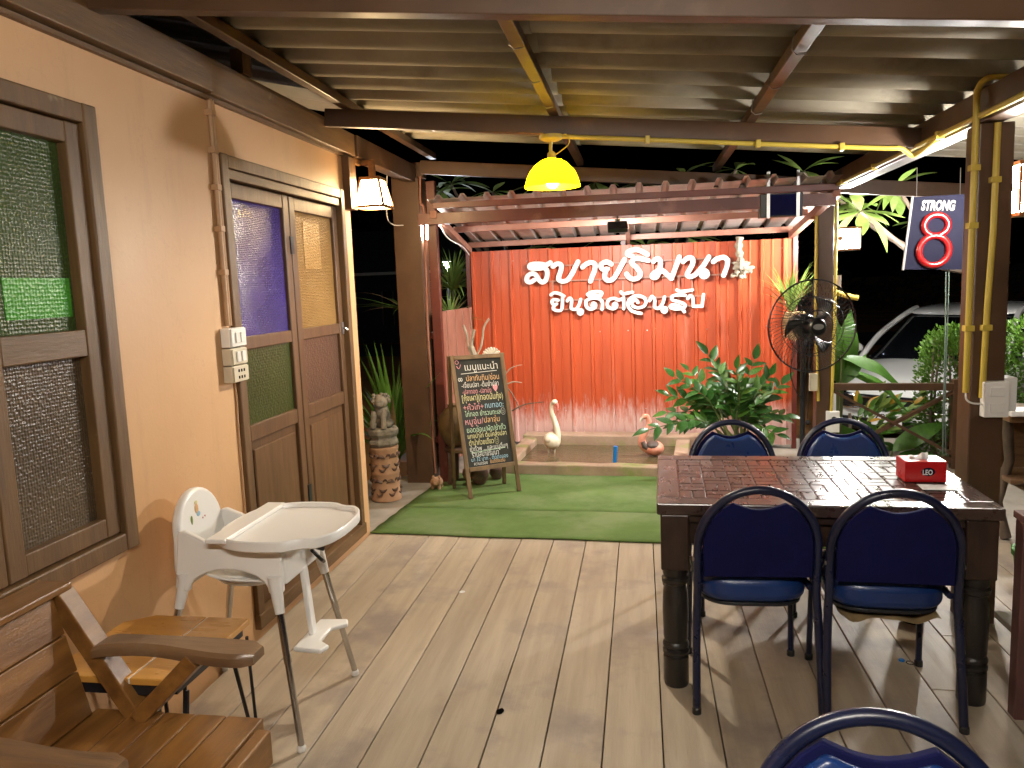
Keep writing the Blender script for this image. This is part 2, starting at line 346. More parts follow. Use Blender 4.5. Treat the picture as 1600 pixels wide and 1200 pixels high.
# ------------------------------------------------------------------ lettering as meshes (made first, while the scene is still empty)
def text_mesh(body, shear=0, offset=0, ext=0):
    c = bpy.data.curves.new('txt', 'FONT'); c.body = body; c.shear = shear; c.offset = offset; c.extrude = ext; c.resolution_u = 3
    o = bpy.data.objects.new('txt', c); COL.objects.link(o)
    dg = bpy.context.evaluated_depsgraph_get(); dg.update()
    m = bpy.data.meshes.new_from_object(o.evaluated_get(dg))
    out = ([v.co.copy() for v in m.vertices], [tuple(p.vertices) for p in m.polygons])
    bpy.data.objects.remove(o); bpy.data.curves.remove(c); bpy.data.meshes.remove(m); return out
BOARD = [  # text, u0, u1, v (down from the board's top), height, colour
    ('เมนูแนะนำ', .20, .93, .085, 1.25, 'chalk_white'), ('ปลาทับทิม/ช่อน', .20, .93, .185, 1.0, 'chalk_orange'),
    ('-เจี๋ยนปลา -ต้มยำปลา', .08, .90, .245, .9, 'chalk_white'), ('-ปลาทอด -ปลานึ่ง', .08, .72, .305, .85, 'chalk_pink'), ('♥', .76, .87, .29, .9, 'chalk_pink'),
    ('[กุ้งเผา](ทอดมันกุ้ง)', .05, .96, .37, 1.1, 'chalk_yellow'), ('+คั่วไก่+', .05, .50, .455, 1.0, 'chalk_pink'), ('กบทอด:', .53, .95, .45, 1.0, 'chalk_blue'),
    ('ไก่ทอด ยำรวมทะเล', .07, .86, .515, .9, 'chalk_green'), ('☺', .87, .97, .515, .9, 'chalk_white'),
    ('หมูจุ่ม/', .05, .45, .59, 1.1, 'chalk_pink'), ('ปลาจุ่ม', .47, .82, .585, 1.0, 'chalk_orange'), ('ยอดอ่อน/ผัด/ยำถั่ว', .06, .93, .665, .95, 'chalk_green'),
    ('แกงป่าไก่ ต้มโคล้งปลา', .06, .93, .72, .85, 'chalk_yellow'), ('ตำป่าก๋วยเตี๋ยว☺', .07, .74, .785, .95, 'chalk_yellow'),
    ('ยำถั่วพู ....และเมนูอื่นๆ', .07, .92, .84, .85, 'chalk_white'), ('ร้านสบายริมนา', .10, .70, .895, .95, 'chalk_white'),
    ('นา 32 บาท - ติดต่อจอง', .07, .90, .935, .7, 'chalk_blue'), ('ความอร่อย', .12, .42, .972, .6, 'chalk_white'), ('ยินดีต้อนรับ', .48, .82, .970, .65, 'chalk_orange')]
BTXT = [text_mesh(b[0]) for b in BOARD]
T_STRONG = text_mesh('STRONG', .25, .045, .01); T_LEO = text_mesh('LEO', 0, .03); T_PLATE = text_mesh('7920', 0, .02)
T_PLATE2 = text_mesh('กรุงเทพมหานคร')
def place_text(t, o, u, v, name, mat, parent, w=None, h=None, n=None):
    vs, fs = t; xs = [p.x for p in vs]; ys = [p.y for p in vs]
    sx = w/(max(xs)-min(xs)) if w else h; sy = h if h else sx
    n = n or u.cross(v)
    mb = MB().add([o+u*((p.x-min(xs))*sx)+v*(p.y*sy)+n*(p.z*sy) for p in vs], fs)
    return mb.build(name, mat, parent)
# ================================================================== the setting
WX = -1.745
g = MB().add([(-180, -60, -.5), (180, -60, -.5), (180, 320, -.5), (-180, 320, -.5)], [(0, 1, 2, 3)])
struct(g.build('ground', 'soil', org=(0, 0, -.5)))
r = MB().add([(-180, 26, -.49), (180, 20, -.49), (180, 25, -.49), (-180, 31, -.49)], [(0, 1, 2, 3)])
struct(r.build('road', 'asphalt', org=(0, 24, -.49)))
# concrete slab behind the deck, and the plank deck
struct(MB().bx(-2.25, 2.62, 4.625, 7.62, -.5, -.006).build('patio_slab', 'concrete', bev=.01))
deck = struct(MB().bx(-1.745, 2.6, -1.4, 4.62, -.5, -.032).build('deck', 'dark_void'))
x0 = gz(940, 1197).x; PW = .1985
k0 = math.ceil((-1.745-x0)/PW-1)
for k in range(k0, k0+24):
    a = max(x0+k*PW, -1.742)+.0022; b_ = min(x0+(k+1)*PW, 2.6)-.0022
    if b_-a < .02: continue
    dz = random.uniform(-.0012, .0012)
    cuts = [-1.4, 4.618] if a < .85 else [-1.4, random.uniform(2.9, 3.4), 4.618]
    for y0, y1 in zip(cuts, cuts[1:]):
        MB().bx(a, b_, y0+.0015, y1-.0015, -.03, dz).build('plank', 'deck_wood', deck, bev=.0022, seg=1)
h = gz(782, 1112); hp = []
for i in range(14):
    a = i*math.pi/7; rr = .013*random.uniform(.7, 1.25); hp.append((h.x+rr*math.cos(a), h.y+rr*1.7*math.sin(a)))
MB().prism(hp, 'z', .0012, .0018).build('knot_hole', 'dark_void', deck)
# green mats
def mat_(x0, x1, x2, x3, y0, y1, yr, z, label):
    mb = MB()
    def f(u, v):
        xa = x0+(x3-x0)*v; xb = x1+(x2-x1)*v; y = y0+(y1-y0)*v+(yr*u)
        return (xa+(xb-xa)*u+.004*math.sin(v*19+u*3), y+.006*math.sin(u*21+v*5), z+.003*math.sin(u*14)*math.sin(v*9))
    mb.grid(f, 40, 14)
    o = mb.build('green_mat', 'green_mat', smooth=True, solid=.008)
    return tag(o, label, 'mat', 'green floor mats')
mat_(-1.735, 1.5, 1.5, -1.69, 4.59, 5.16, -.16, .010, 'front strip of green matting along the end of the deck')
mat_(-1.69, 1.5, 1.5, -1.585, 5.162, 6.16, -.16, .0112, 'rear green mat running up to the pond kerb')

# ------------------------------------------------------------------ house on the left
house = thing('house', 'peach plastered house wall with brown window and folding door', 'house', (WX, 2, 0))
D0, D1, DZ0, DZ1 = 3.105, 4.485, .05, 2.15
W0, W1, WZ0, WZ1 = 1.25, 2.335, .712, 2.17
ys = [-1.6, W0+.03, W1-.03, D0+.03, D1-.03, 4.62]; zs = [-.03, DZ0+.03, WZ0+.03, DZ1-.03, WZ1-.03, 2.45]
wl = MB()
for i in range(5):
    for j in range(5):
        ym, zm = (ys[i]+ys[i+1])/2, (zs[j]+zs[j+1])/2
        if (W0 < ym < W1 and WZ0 < zm < WZ1) or (D0 < ym < D1 and DZ0 < zm < DZ1): continue
        wl.add([(WX-.06, ys[i], zs[j]), (WX-.06, ys[i+1], zs[j]), (WX-.06, ys[i+1], zs[j+1]), (WX-.06, ys[i], zs[j+1])], [(0, 1, 2, 3)])
wl.build('wall', 'plaster', house, solid=.12)
MB().bx(-4.5, WX-.122, 4.5, 4.618, -.5, 2.45).build('end_wall', 'plaster', house)
MB().bx(-2.6, WX-.5, 1, 4.45, .01, 2.4).build('dark_room', 'interior_dark', house)
MB().bx(WX-.06, WX+.055, -1.5, 3.028, 2.372, 2.505).build('wall_plate', 'timber_h', house, bev=.004)
MB().bx(WX-.06, WX+.042, 3.032, 4.66, 2.368, 2.497).build('wall_plate', 'timber_h', house, bev=.004)
MB().bx(WX-.05, WX+.02, -1.5, 4.64, 2.35, 2.366).build('plate_trim', 'timber_h', house)
MB().bx(WX-.05, WX+.01, 3.10, 4.45, 2.499, 2.53).build('packing_board', 'timber_h', house, bev=.003)
MB().bx(WX-.04, WX+.02, 3.36, 3.44, 2.531, 2.64).build('packing_block', 'timber', house, bev=.003)
MB().grid(lambda u, v: (-1.70-2.4*u, -1.5+6.9*v, 2.70+.55*u+.02*math.cos(v*6.9/.19*math.pi)), 2, 150).build('roof', 'roof_metal', house, solid=.004)
MB().bx(WX-.02, WX+.045, 4.53, 4.64, 2.04, 2.35).build('corner_board', 'door_timber', house, bev=.004)
def ring(mb, y0, y1, z0, z1, w, x0, x1, wb=None):      # rectangular frame in the wall plane, mitred as butt joints
    wb = wb or w
    mb.bx(x0, x1, y0, y0+w, z0, z1); mb.bx(x0, x1, y1-w, y1, z0, z1)
    mb.bx(x0, x1-.002, y0+w, y1-w, z1-w, z1-.001); mb.bx(x0, x1-.002, y0+w, y1-w, z0+.001, z0+wb)
    return mb
# window
win = ring(MB(), W0, W1, WZ0, WZ1, .062, WX-.07, WX+.03).build('window', 'timber', house, bev=.006)
for (a, b_) in ((1.80, 2.27), (1.315, 1.795)):
    ring(MB(), a, b_, .778, 2.104, .065, WX-.05, WX+.012).build('sash', 'timber', win, bev=.004)
    MB().bx(WX-.045, WX+.010, a+.066, b_-.066, 1.378, 1.462).build('mid_rail', 'timber_h', win, bev=.004)
    MB().bx(WX-.03, WX-.022, a+.06, b_-.06, 1.455, 2.045).build('pane', 'glass_green', win)['label'] = 'green patterned upper window pane'
    MB().bx(WX-.03, WX-.022, a+.06, b_-.06, .838, 1.385).build('pane', 'glass_clear', win)['label'] = 'brown patterned lower window pane'
a, b_ = ox(4, 430, WX-.02), ox(106, 489, WX-.02)
MB().bx(WX-.0215, WX-.0195, 1.93, 2.192, 1.505, 1.625).build('glass_patch', 'glass_green_lit', win)  # lamplight from indoors, painted as a brighter green rectangle
# door with two leaves
dfr = ring(MB(), D0, D1, DZ0, DZ1, .055, WX-.075, WX+.022).build('door_frame', 'timber', house, bev=.005)
MB().bx(WX-.05, WX+.012, D0+.057, D1-.057, DZ1-.10, DZ1-.058).build('door_head', 'timber_h', dfr, bev=.004)
def leaf_(a, b_, up, lo, lit=None):
    fr = MB(); x0, x1 = WX-.055, WX-.012; w = .062
    fr.bx(x0, x1, a, a+w, .115, 2.045); fr.bx(x0, x1, b_-w, b_, .115, 2.045)
    for z0, z1 in ((1.975, 2.044), (1.305, 1.365), (.885, .96), (.116, .22)): fr.bx(x0, x1-.002, a+w, b_-w, z0, z1)
    d = fr.build('door_leaf', 'door_timber', house, bev=.005)
    MB().bx(x0+.016, x0+.024, a+w-.004, b_-w+.004, 1.36, 1.98).build('pane', up, d)['label'] = up.replace('glass_', '')+' patterned glass pane'
    MB().bx(x0+.016, x0+.024, a+w-.004, b_-w+.004, .955, 1.31).build('pane', lo, d)['label'] = lo.replace('glass_', '')+' patterned glass pane'
    MB().bx(x0+.014, x0+.024, a+w-.004, b_-w+.004, .215, .89).build('panel', 'door_timber', d)
    MB().bx(x0+.024, x0+.036, a+w+.03, b_-w-.03, .26, .845).build('raised_panel', 'door_timber', d, bev=.010, seg=1)
    if lit: MB().bx(x0+.0242, x0+.0262, a+w+.12, b_-w-.17, 1.68, 1.93).build('glass_patch', lit, d)  # glow behind the pane, painted as a paler rectangle
    return d
leaf_(3.165, 3.785, 'glass_violet', 'glass_moss')
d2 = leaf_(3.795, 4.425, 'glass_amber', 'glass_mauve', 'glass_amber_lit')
MB().tube([(WX-.012, 4.40, 1.335), (WX+.012, 4.40, 1.335), (WX+.02, 4.40, 1.32)], .006, 6).bx(WX-.014, WX-.006, 4.385, 4.415, 1.30, 1.37).build('latch', 'steel', d2)
for z in (.45, 1.75): MB().bx(WX-.013, WX-.006, 3.772, 3.808, z, z+.09).build('hinge', 'black_metal', d2)
MB().bx(WX-.05, WX+.029, D0-.004, D1+.004, .044, .113).build('door_sill', 'timber_h', house, bev=.004)

# ------------------------------------------------------------------ veranda roof
def zb(x): return 2.285-.103*x
ver = thing('veranda_roof', 'corrugated fibre cement veranda roof on brown steel beams and posts', 'roof', (0, 3, 0))
def xbeam(y, x0, x1, hgt, w, dz=0, mat='steel_brown', nm='beam'):
    return MB().bar((x0, y, zb(x0)+hgt/2+dz), (x1, y, zb(x1)+hgt/2+dz), w, hgt).build(nm, mat, ver, bev=.004)
xbeam(2.34, -1.70, 2.7, .12, .06); xbeam(4.22, -1.70, 1.372, .094, .05); xbeam(5.93, -1.65, 2.65, .10, .05, -.03)
xbeam(.1, -1.70, 2.7, .12, .06)
MB().bx(1.372, 1.468, -1.3, 6.55, 2.132, 2.262).build('beam', 'steel_brown', ver, bev=.004)
MB().bar((-1.735, 4.665, 2.43), (-1.735, 5.92, 2.43), .09, .13).build('beam', 'steel_brown', ver, bev=.004)
for x in (-1.57, -.43, .565, 1.56, 2.5):
    z = zb(x)+.094+.024
    MB().bar((x, -1.3, z), (x, 6.02, z), .05, .045).build('purlin', 'steel_brown', ver, bev=.003)
    if x in (-.43, .565):
        for y in (2.45, 2.95, 3.45, 3.95):
            MB().tube([(x-.02, y, z+.05), (x-.03, y, z-.02), (x-.012, y, z-.036), (x+.02, y+.01, z-.03)], .003, 5).build('hook', 'steel', ver)
WV = .242
segs = [(-1.70, -.38), (-.55, .62), (.45, 1.62), (1.46, 2.75)]
for j, (xa, xb_) in enumerate(segs):
    base = None
    def zf(x, y): return zb(x)+.094+.048+.047+.0045*j+.044*math.tanh(1.8*math.cos(2*math.pi*y/WV))/.947
    def sh(u, v):
        x = xa+(xb_-xa)*u; y = WV*5.1*v
        return (x, y, zf(x, y))
    for k in range(6):
        y0 = -1.81+.06+k*WV*5
        mb = MB().grid(sh, 2, 60)
        if base is None:
            base = mb.build('roof_sheet', 'fibre_cement', ver, smooth=False, solid=.006)
            for p in base.data.polygons: p.use_smooth = True
            base.location = (0, y0, .0); first = base
        else:
            o = first.copy(); COL.objects.link(o); o.location = (0, y0, .0012*(k % 2)+.0007*k)
# posts
MB().bx(-1.885, -1.665, 5.90, 6.10, -.02, 2.40).build('post', 'steel_brown', ver, bev=.006)
MB().bx(-1.90, -1.64, 5.955, 6.05, 2.402, 2.52).build('post_head', 'steel_brown', ver, bev=.004)
MB().bx(1.372, 1.505, 3.52, 3.655, -.02, 2.13).build('post', 'steel_brown', ver, bev=.005)
MB().bx(1.362, 1.478, 6.38, 6.50, -.02, 2.13).build('post', 'steel_brown', ver, bev=.005)
MB().bx(2.44, 2.52, 6.38, 6.47, -.02, 2.0).build('post', 'steel_brown', ver, bev=.005)

# ------------------------------------------------------------------ red fence, side fence and the tin canopy over the pond
TH = math.radians(4.5); EU = V((math.cos(TH), -math.sin(TH), 0)); EV = V((math.sin(TH), math.cos(TH), 0)); P0 = V((-.4, 7.3, 0))
def FP(u, v, z): return P0+EU*u+EV*v+V((0, 0, z))
def fuz(px, py, off=0):                      # pixel -> (u, z) on the fence plane pulled off mm in front
    p = onp(px, py, P0-EV*off, EV); return (p-P0).dot(EU), p.z
fence = thing('red_fence', 'tall red ribbed metal fence behind the pond', 'fence', FP(0, 0, 0))
RP = [(0, 0), (.008, .026), (.030, .026), (.038, 0), (.095, 0), (.099, .006), (.110, .006), (.114, 0), (.19, 0)]
u = -1.21; pi_ = 0
while u < 1.69:
    mb = MB(); uw = min(.76, 1.715-u); pts = []
    for k in range(4):
        for a, b_ in RP[:-1]:
            if k*.19+a <= uw: pts.append((u+k*.19+a, b_))
    pts.append((u+uw+.012, .0))
    o_ = .0025*(pi_ % 2)
    z1 = 1.882+.0*u
    mb.grid(lambda s_, t_: FP(pts[round(s_*(len(pts)-1))][0], -pts[round(s_*(len(pts)-1))][1]-o_, .03+(z1-.03-.008*(u+1.2))*t_), len(pts)-1, 1)
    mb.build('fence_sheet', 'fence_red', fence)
    u += .76; pi_ += 1
for z in (.35, 1.1, 1.8): MB().bar(FP(-1.2, .03, z), FP(1.72, .03, z), .03, .04).build('rail', 'steel_red', fence)
for uu in (-1.235, .25, 1.745): MB().bar(FP(uu, .0 if abs(uu) > 1 else .04, 0), FP(uu, .0 if abs(uu) > 1 else .04, 1.93), .04, .04, (0, 1, 0)).build('fence_post', 'steel_red', fence)
for i in range(46):
    uu = random.uniform(-1.15, 1.65); zz = random.choice((.35, 1.1, 1.78))+random.uniform(-.015, .015)
    if i < 30: MB().ell(FP(uu, -.003, zz), (.006, .004, .006), 6, 4).build('screw', 'steel', fence)
sf = thing('side_fence', 'low pinkish board fence beside the pond, joining post and red fence', 'fence', (-1.60, 6.7, 0))
yy = 6.02; i = 0
while yy < 7.28:
    MB().bx(-1.615-.006*(i % 2), -1.595-.006*(i % 2), yy, min(yy+.147, 7.30), .05, 1.355+random.uniform(-.006, .006)).build('board', 'steel_pink', sf, bev=.003, seg=1)
    yy += .152; i += 1
for z in (.3, 1.15): MB().bx(-1.66, -1.623, 6.0, 7.3, z, z+.05).build('rail', 'steel_red', sf)
cano = thing('pond_canopy', 'small tin canopy with red steel frame over pond and red fence', 'canopy', (-.1, 6.6, 0))
def zc(y): return 2.195-.132*(y-5.74)
def ccx(y): return (-1.53-.05*(y-5.74), 1.36-.03*(y-5.74))
MB().bx(-1.6, -1.53, 5.86, 5.92, -.02, 2.36).build('post', 'steel_red', cano, bev=.004)
MB().bar((-1.66, 5.83, 2.072), (1.36, 5.83, 2.062), .05, .085).build('beam', 'steel_red', cano, bev=.003)
MB().bar((-1.52, 5.76, zc(5.76)-.03), (1.36, 5.76, zc(5.76)-.055), .035, .045).build('fascia', 'steel_red', cano, bev=.003)
for y, m_ in ((6.62, 'steel_pink'), (7.36, 'steel_pink')):
    a, b_ = ccx(y); MB().bar((a, y, zc(y)-.036), (b_, y-.2*(y > 7), zc(y)-.04), .04, .05).build('purlin', m_, cano, bev=.003)
for s_ in (0, 1):
    MB().bar((ccx(5.78)[s_], 5.80, zc(5.80)-.085), (ccx(7.38)[s_], 7.38-.2*s_, zc(7.38)-.085), .05, .055).build('rafter', 'steel_pink', cano, bev=.003)
MB().bar((-.1, 6.66, zc(6.66)-.07), (-.1, 7.30, 1.9), .03, .035).build('strut', 'steel_pink', cano)
nr = 16
for k in range(4):
    xa = -1.55+k*.735; pr = []
    for q in range(4):
        for a, b_ in ((0, 0), (.055, 0), (.072, .03), (.098, .03), (.115, 0)): pr.append((xa+q*.1837+a, b_))
    pr.append((xa+.757, .0))
    mb = MB().grid(lambda s_, t_: (pr[round(s_*(len(pr)-1))][0]-.02*t_, 5.70+1.8*t_-.055*(pr[round(s_*(len(pr)-1))][0]+1.5)*t_, zc(5.70+1.8*t_)+.004+pr[round(s_*(len(pr)-1))][1]+.002*k), len(pr)-1, 4)
    mb.build('roof_sheet', 'canopy_tin', cano, solid=.0015)

# ------------------------------------------------------------------ pond
pond = thing('pond', 'shallow concrete garden pond with mossy kerb under the red fence', 'pond', FP(.1, -.6, 0))
def pbox(u0, u1, v0, v1, z0, z1):
    mb = MB(); n = 10; long_u = (u1-u0) > (v1-v0)
    def prof(t, a, b_):
        w = random.uniform(-.006, .006)
        if long_u: return FP(u0+(u1-u0)*t, v0+(v1-v0)*a, 0)+V((0, 0, z0+(z1-z0)*b_+w*b_))
        return FP(u0+(u1-u0)*a, v0+(v1-v0)*t, 0)+V((0, 0, z0+(z1-z0)*b_+w*b_))
    vs = [prof(i/n, a, b_) for i in range(n+1) for a, b_ in ((0, 0), (1, 0), (1, 1), (0, 1))]
    fs = [(i*4+k, i*4+(k+1) % 4, (i+1)*4+(k+1) % 4, (i+1)*4+k) for i in range(n) for k in range(4)]+[(0, 1, 2, 3), (n*4+3, n*4+2, n*4+1, n*4)]
    return mb.add(vs, fs)
pbox(-.66, .95, -1.22, -1.10, -.02, .095).build('kerb', 'pond_concrete', pond, bev=.01)
pbox(-.70, .95, -.24, -.06, -.02, .145).build('kerb', 'pond_concrete', pond, bev=.01)
pbox(-.685, -.565, -1.098, -.242, -.02, .118).build('kerb', 'pond_concrete', pond, bev=.01)
pbox(.72, .84, -1.098, -.242, -.02, .118).build('kerb', 'pond_concrete', pond, bev=.01)
struct(MB().add([FP(-.57, -1.105, .055), FP(.73, -1.105, .055), FP(.73, -.235, .055), FP(-.57, -.235, .055)], [(0, 1, 2, 3)]).build('water', 'pond_water'))
# ================================================================== lamps
def watts(c, w, area): return w/(math.pi*area)
# yellow pendant under the second beam
pl = thing('pendant_lamp', 'glowing yellow dome pendant lamp under the middle roof beam', 'lamp', (-.445, 4.15, 2.32))
px_, py_ = -.445, 4.15
MB().lathe([(.062, 2.316), (.06, 2.298), (.035, 2.286), (.012, 2.283)], (px_, py_, 0)).build('ceiling_rose', 'yellow_conduit', pl, smooth=True)
MB().tube([(px_, py_, 2.29), (px_-.004, py_, 2.25), (px_, py_, 2.205)], .009, 8).build('stem', 'yellow_conduit', pl, smooth=True)
MB().lathe([(.012, 2.235), (.022, 2.225), (.022, 2.20), (.03, 2.19)], (px_, py_, 0), 14).build('socket', 'yellow_conduit', pl, smooth=True)
MB().tube(crom([(px_+.03, py_, 2.30), (px_+.08, py_-.01, 2.315), (px_+.095, py_-.01, 2.27), (px_+.05, py_, 2.235), (px_+.015, py_, 2.215)]), .003, 6).build('flex', 'yellow_conduit', pl, smooth=True)
prof = [(.028, 2.197), (.05, 2.19), (.085, 2.168), (.115, 2.135), (.134, 2.095), (.143, 2.062), (.145, 2.052)]
MB().lathe(prof, (px_, py_, 0), 32, cap=False).build('shade', 'lamp_shade_yellow', pl, smooth=True)
EM('bulb_warm', (1, .89, .71), watts(0, 105, 4*math.pi*.032**2))
MB().ell((px_, py_, 2.083), (.032, .032, .036), 16, 10).build('bulb', 'bulb_warm', pl, smooth=True)
bt = thing('batten_lamp', 'white tube lamp on the roof beam behind the viewer', 'lamp', (.0, .02, 2.2))  # unseen lamp, added to brighten the foreground and the wall
MB().bx(-.62, .62, -.005, .045, 2.235, 2.27).build('fitting', 'white_plastic', bt, bev=.004)
EM('tube_day', (1, .92, .80), watts(0, 128, 2*math.pi*.014*1.15))
MB().tube([(-.575, .02, 2.213), (.575, .02, 2.213)], .014, 12).build('tube', 'tube_day', bt, smooth=True)
for s_ in (-1, 1): MB().bx(s_*.592-.015, s_*.592+.015, .005, .035, 2.195, 2.234).build('end_cap', 'white_plastic', bt)
# tapered lantern on the house corner
ln = thing('wall_lantern', 'tapered warm lit lantern bracketed to the house corner', 'lantern', (-1.645, 4.78, 2.05))
lx, ly = -1.645, 4.78
EM('lantern_warm', (1, .70, .36), 100)
def sq(c, hw, z): return [V((c[0]+sx*hw, c[1]+sy*hw, z)) for sx, sy in ((-1, -1), (1, -1), (1, 1), (-1, 1))]
t_, b_ = sq((lx, ly), .052, 2.238), sq((lx, ly), .086, 2.078)
for i in range(4):
    j = (i+1) % 4; MB().add([t_[i], t_[j], b_[j], b_[i]], [(0, 1, 2, 3)]).build('glass_panel', 'lantern_warm', ln)
T2, B2 = sq((lx, ly), .058, 2.24), sq((lx, ly), .094, 2.07)
fr = MB()
for i in range(4):
    j = (i+1) % 4; fr.bar(T2[i], B2[i], .014, .014, (1, 0, 0)); fr.bar(T2[i], T2[j], .016, .016); fr.bar(B2[i], B2[j], .018, .016)
fr.build('frame', 'teak', ln)
MB().bx(lx-.018, lx+.018, ly-.018, ly+.018, 2.25, 2.35).build('stem', 'teak', ln, bev=.003)
MB().bx(lx-.065, lx+.065, ly-.065, ly+.065, 2.244, 2.252).build('cap', 'teak', ln)
MB().bar((lx-.08, ly, 2.345), (lx+.02, ly, 2.345), .03, .03).bar((lx-.08, 4.645, 2.345), (lx-.08, ly+.015, 2.345), .03, .03).build('bracket', 'teak', ln)
# box lanterns on the right-hand posts, the last one added and unseen
EM('lantern_cool', (1, .93, .84), 430); EM('lantern_cool_far', (1, .96, .90), 520); EM('lantern_cool_side', (1, .96, .90), 1600)
def box_lantern(cx, cy, z0, z1, hw, em, label):
    t = thing('post_lantern', label, 'lantern', (cx, cy, z0), 'box lanterns on the veranda posts')
    MB().bx(cx-hw*.8, cx+hw*.8, cy-hw*.8, cy+hw*.8, z0+.02, z1-.02).build('glass_box', em, t)
    MB().bx(cx-hw-.01, cx+hw+.01, cy-hw-.01, cy+hw+.01, z1-.018, z1).build('cap', 'teak', t, bev=.003)
    MB().bx(cx-hw, cx+hw, cy-hw, cy+hw, z0, z0+.018).build('base', 'teak', t, bev=.003)
    for sx in (-1, -.33, .33, 1):
        for sy in (-1, 1): MB().bx(cx+sx*hw-.005, cx+sx*hw+.005, cy+sy*hw-.005, cy+sy*hw+.005, z0+.019, z1-.019).build('bar', 'teak', t)
    return t
t = box_lantern(1.64, 6.62, 1.72, 1.905, .075, 'lantern_cool_far', 'white lit box lantern on the post behind the fan')
MB().bx(1.479, 1.565, 6.46, 6.5, 1.8, 1.83).bx(1.535, 1.565, 6.5, 6.56, 1.8, 1.83).build('bracket', 'teak', t)
t = box_lantern(1.615, 3.63, 1.755, 1.98, .062, 'lantern_cool', 'bright box lantern on the thick post at the right edge')
MB().bx(1.506, 1.552, 3.60, 3.64, 1.86, 1.89).build('bracket', 'teak', t)
t = box_lantern(2.40, 6.60, 1.80, 1.99, .07, 'lantern_cool_side', 'box lantern on the farthest right post, hidden behind the thick post')  # added out of view to light the hedge and the car
MB().bx(2.46, 2.50, 6.471, 6.52, 1.9, 1.93).build('bracket', 'teak', t)
# tube on the left post, flood lamp under the canopy, lamp of the far house
EM('tube_white', (1, .93, .85), 650)
tb = thing('tube_lamp', 'short white tube lamp on the thick left post', 'lamp', (-1.655, 5.99, 1.93))
MB().tube([(-1.645, 5.99, 2.045), (-1.645, 5.99, 1.935)], .012, 10).build('tube', 'tube_white', tb)
MB().bx(-1.664, -1.655, 5.975, 6.005, 1.92, 2.06).build('backing', 'white_plastic', tb)
fl = thing('flood_lamp', 'small black flood lamp under the tin canopy aimed at the fence', 'lamp', (-.16, 5.98, 1.9))
fp = V((-.16, 5.98, 1.955)); ax = (FP(.12, 0, .35)-fp).normalized(); rm = frame_m(fp, ax)
def fbox(x0, x1, y0, y1, z0, z1): return MB().add([rm @ p for p in MB().bx(x0, x1, y0, y1, z0, z1).v], MB().bx(0, 1, 0, 1, 0, 1).f)
fbox(-.075, .075, -.02, .02, -.048, .048).build('housing', 'black_plastic', fl, bev=.006)
EM('flood_face', (1, .95, .88), watts(0, 38, .13*.08))
fbox(-.065, .065, .0205, .0225, -.04, .04).build('face', 'flood_face', fl)
MB().tube([(-.16, 5.97, 2.0), (-.16, 5.95, 2.03), (-.14, 5.86, 2.055)], .005, 6).bx(-.18, -.14, 5.965, 5.99, 1.995, 2.012).build('bracket', 'black_metal', fl)
EM('far_white', (.75, .88, 1), 900)
lamp = oy(698, 415, 9.0)

# ================================================================== conduits, switches and cables
def conduit(pts, r, mat, label, clips=(), k=5):
    o = MB().tube(crom(pts, k) if k else pts, r, 10).build('conduit', mat, smooth=True)
    tag(o, label, 'conduit')
    for i, (p, ax_) in enumerate(clips):
        c = MB(); p = V(p); e = r*1.5
        s_ = {'x': (.012, e, e), 'y': (e, .012, e), 'z': (e, e, .012)}[ax_]
        c.bx(p.x-s_[0], p.x+s_[0], p.y-s_[1], p.y+s_[1], p.z-s_[2], p.z+s_[2])
        ob = c.build('clip', mat, o, bev=.002)
    return o
BX = WX+.014
wc = conduit([(BX, 3.06, 2.355), (BX, 3.058, 1.9), (BX, 3.056, 1.425)], .011, 'peach_conduit', 'thin painted conduit running down the peach wall', [((BX, 3.058, z), 'z') for z in (2.3, 2.15, 2.0, 1.83, 1.65)], 0)
MB().tube([(BX, 3.082, 2.355), (BX, 3.080, 1.9), (BX, 3.078, 1.425)], .008, 8).build('twin_pipe', 'peach_conduit', wc, smooth=True)
conduit([(WX+.005, 3.09, 1.175), (WX+.006, 3.093, 1.1), (WX+.006, 3.087, .95), (WX+.006, 3.088, .35)], .0045, 'peach_conduit', 'thin cable dropping from the wall sockets to the floor')
yb = 4.188
def bz(x, d=-.012): return zb(x)+d
conduit([(-.40, yb, bz(-.40)), (.3, yb, bz(.3)), (1.15, yb, bz(1.15)), (1.27, yb, bz(1.25)+.002), (1.325, 4.2, bz(1.27)-.03), (1.345, 4.2, 2.11), (1.352, 4.10, 2.12), (1.352, 3.9, 2.148)], .012, 'yellow_conduit', 'yellow conduit from the pendant lamp along the middle beam', [((x, yb, bz(x)), 'x') for x in (.05, .6, 1.0)], 6)
conduit([(1.352, 6.3, 2.15), (1.352, 4.5, 2.15), (1.352, 2.4, 2.15), (1.352, 0, 2.15)], .012, 'yellow_conduit', 'yellow conduit along the side of the right-hand beam', [((1.352, y, 2.15), 'y') for y in (5.6, 4.9, 3.9, 3.0)], 0)
conduit([(1.45, 3.44, 2.285), (1.40, 3.44, 2.29), (1.36, 3.45, 2.285), (1.343, 3.48, 2.25), (1.343, 3.485, 2.15), (1.343, 3.487, 1.6), (1.343, 3.49, 1.03)], .0125, 'yellow_conduit', 'yellow conduit looping over the right beam and down the thick post', [((1.343, 3.487, z), 'z') for z in (1.95, 1.72, 1.3)], 6)
conduit([(1.432, 3.504, 2.125), (1.43, 3.504, 1.7), (1.42, 3.504, 1.4), (1.412, 3.504, 1.005)], .0125, 'yellow_conduit', 'yellow conduit on the front face of the thick post', [((1.43, 3.506, 1.9), 'z'), ((1.418, 3.506, 1.3), 'z')], 0)
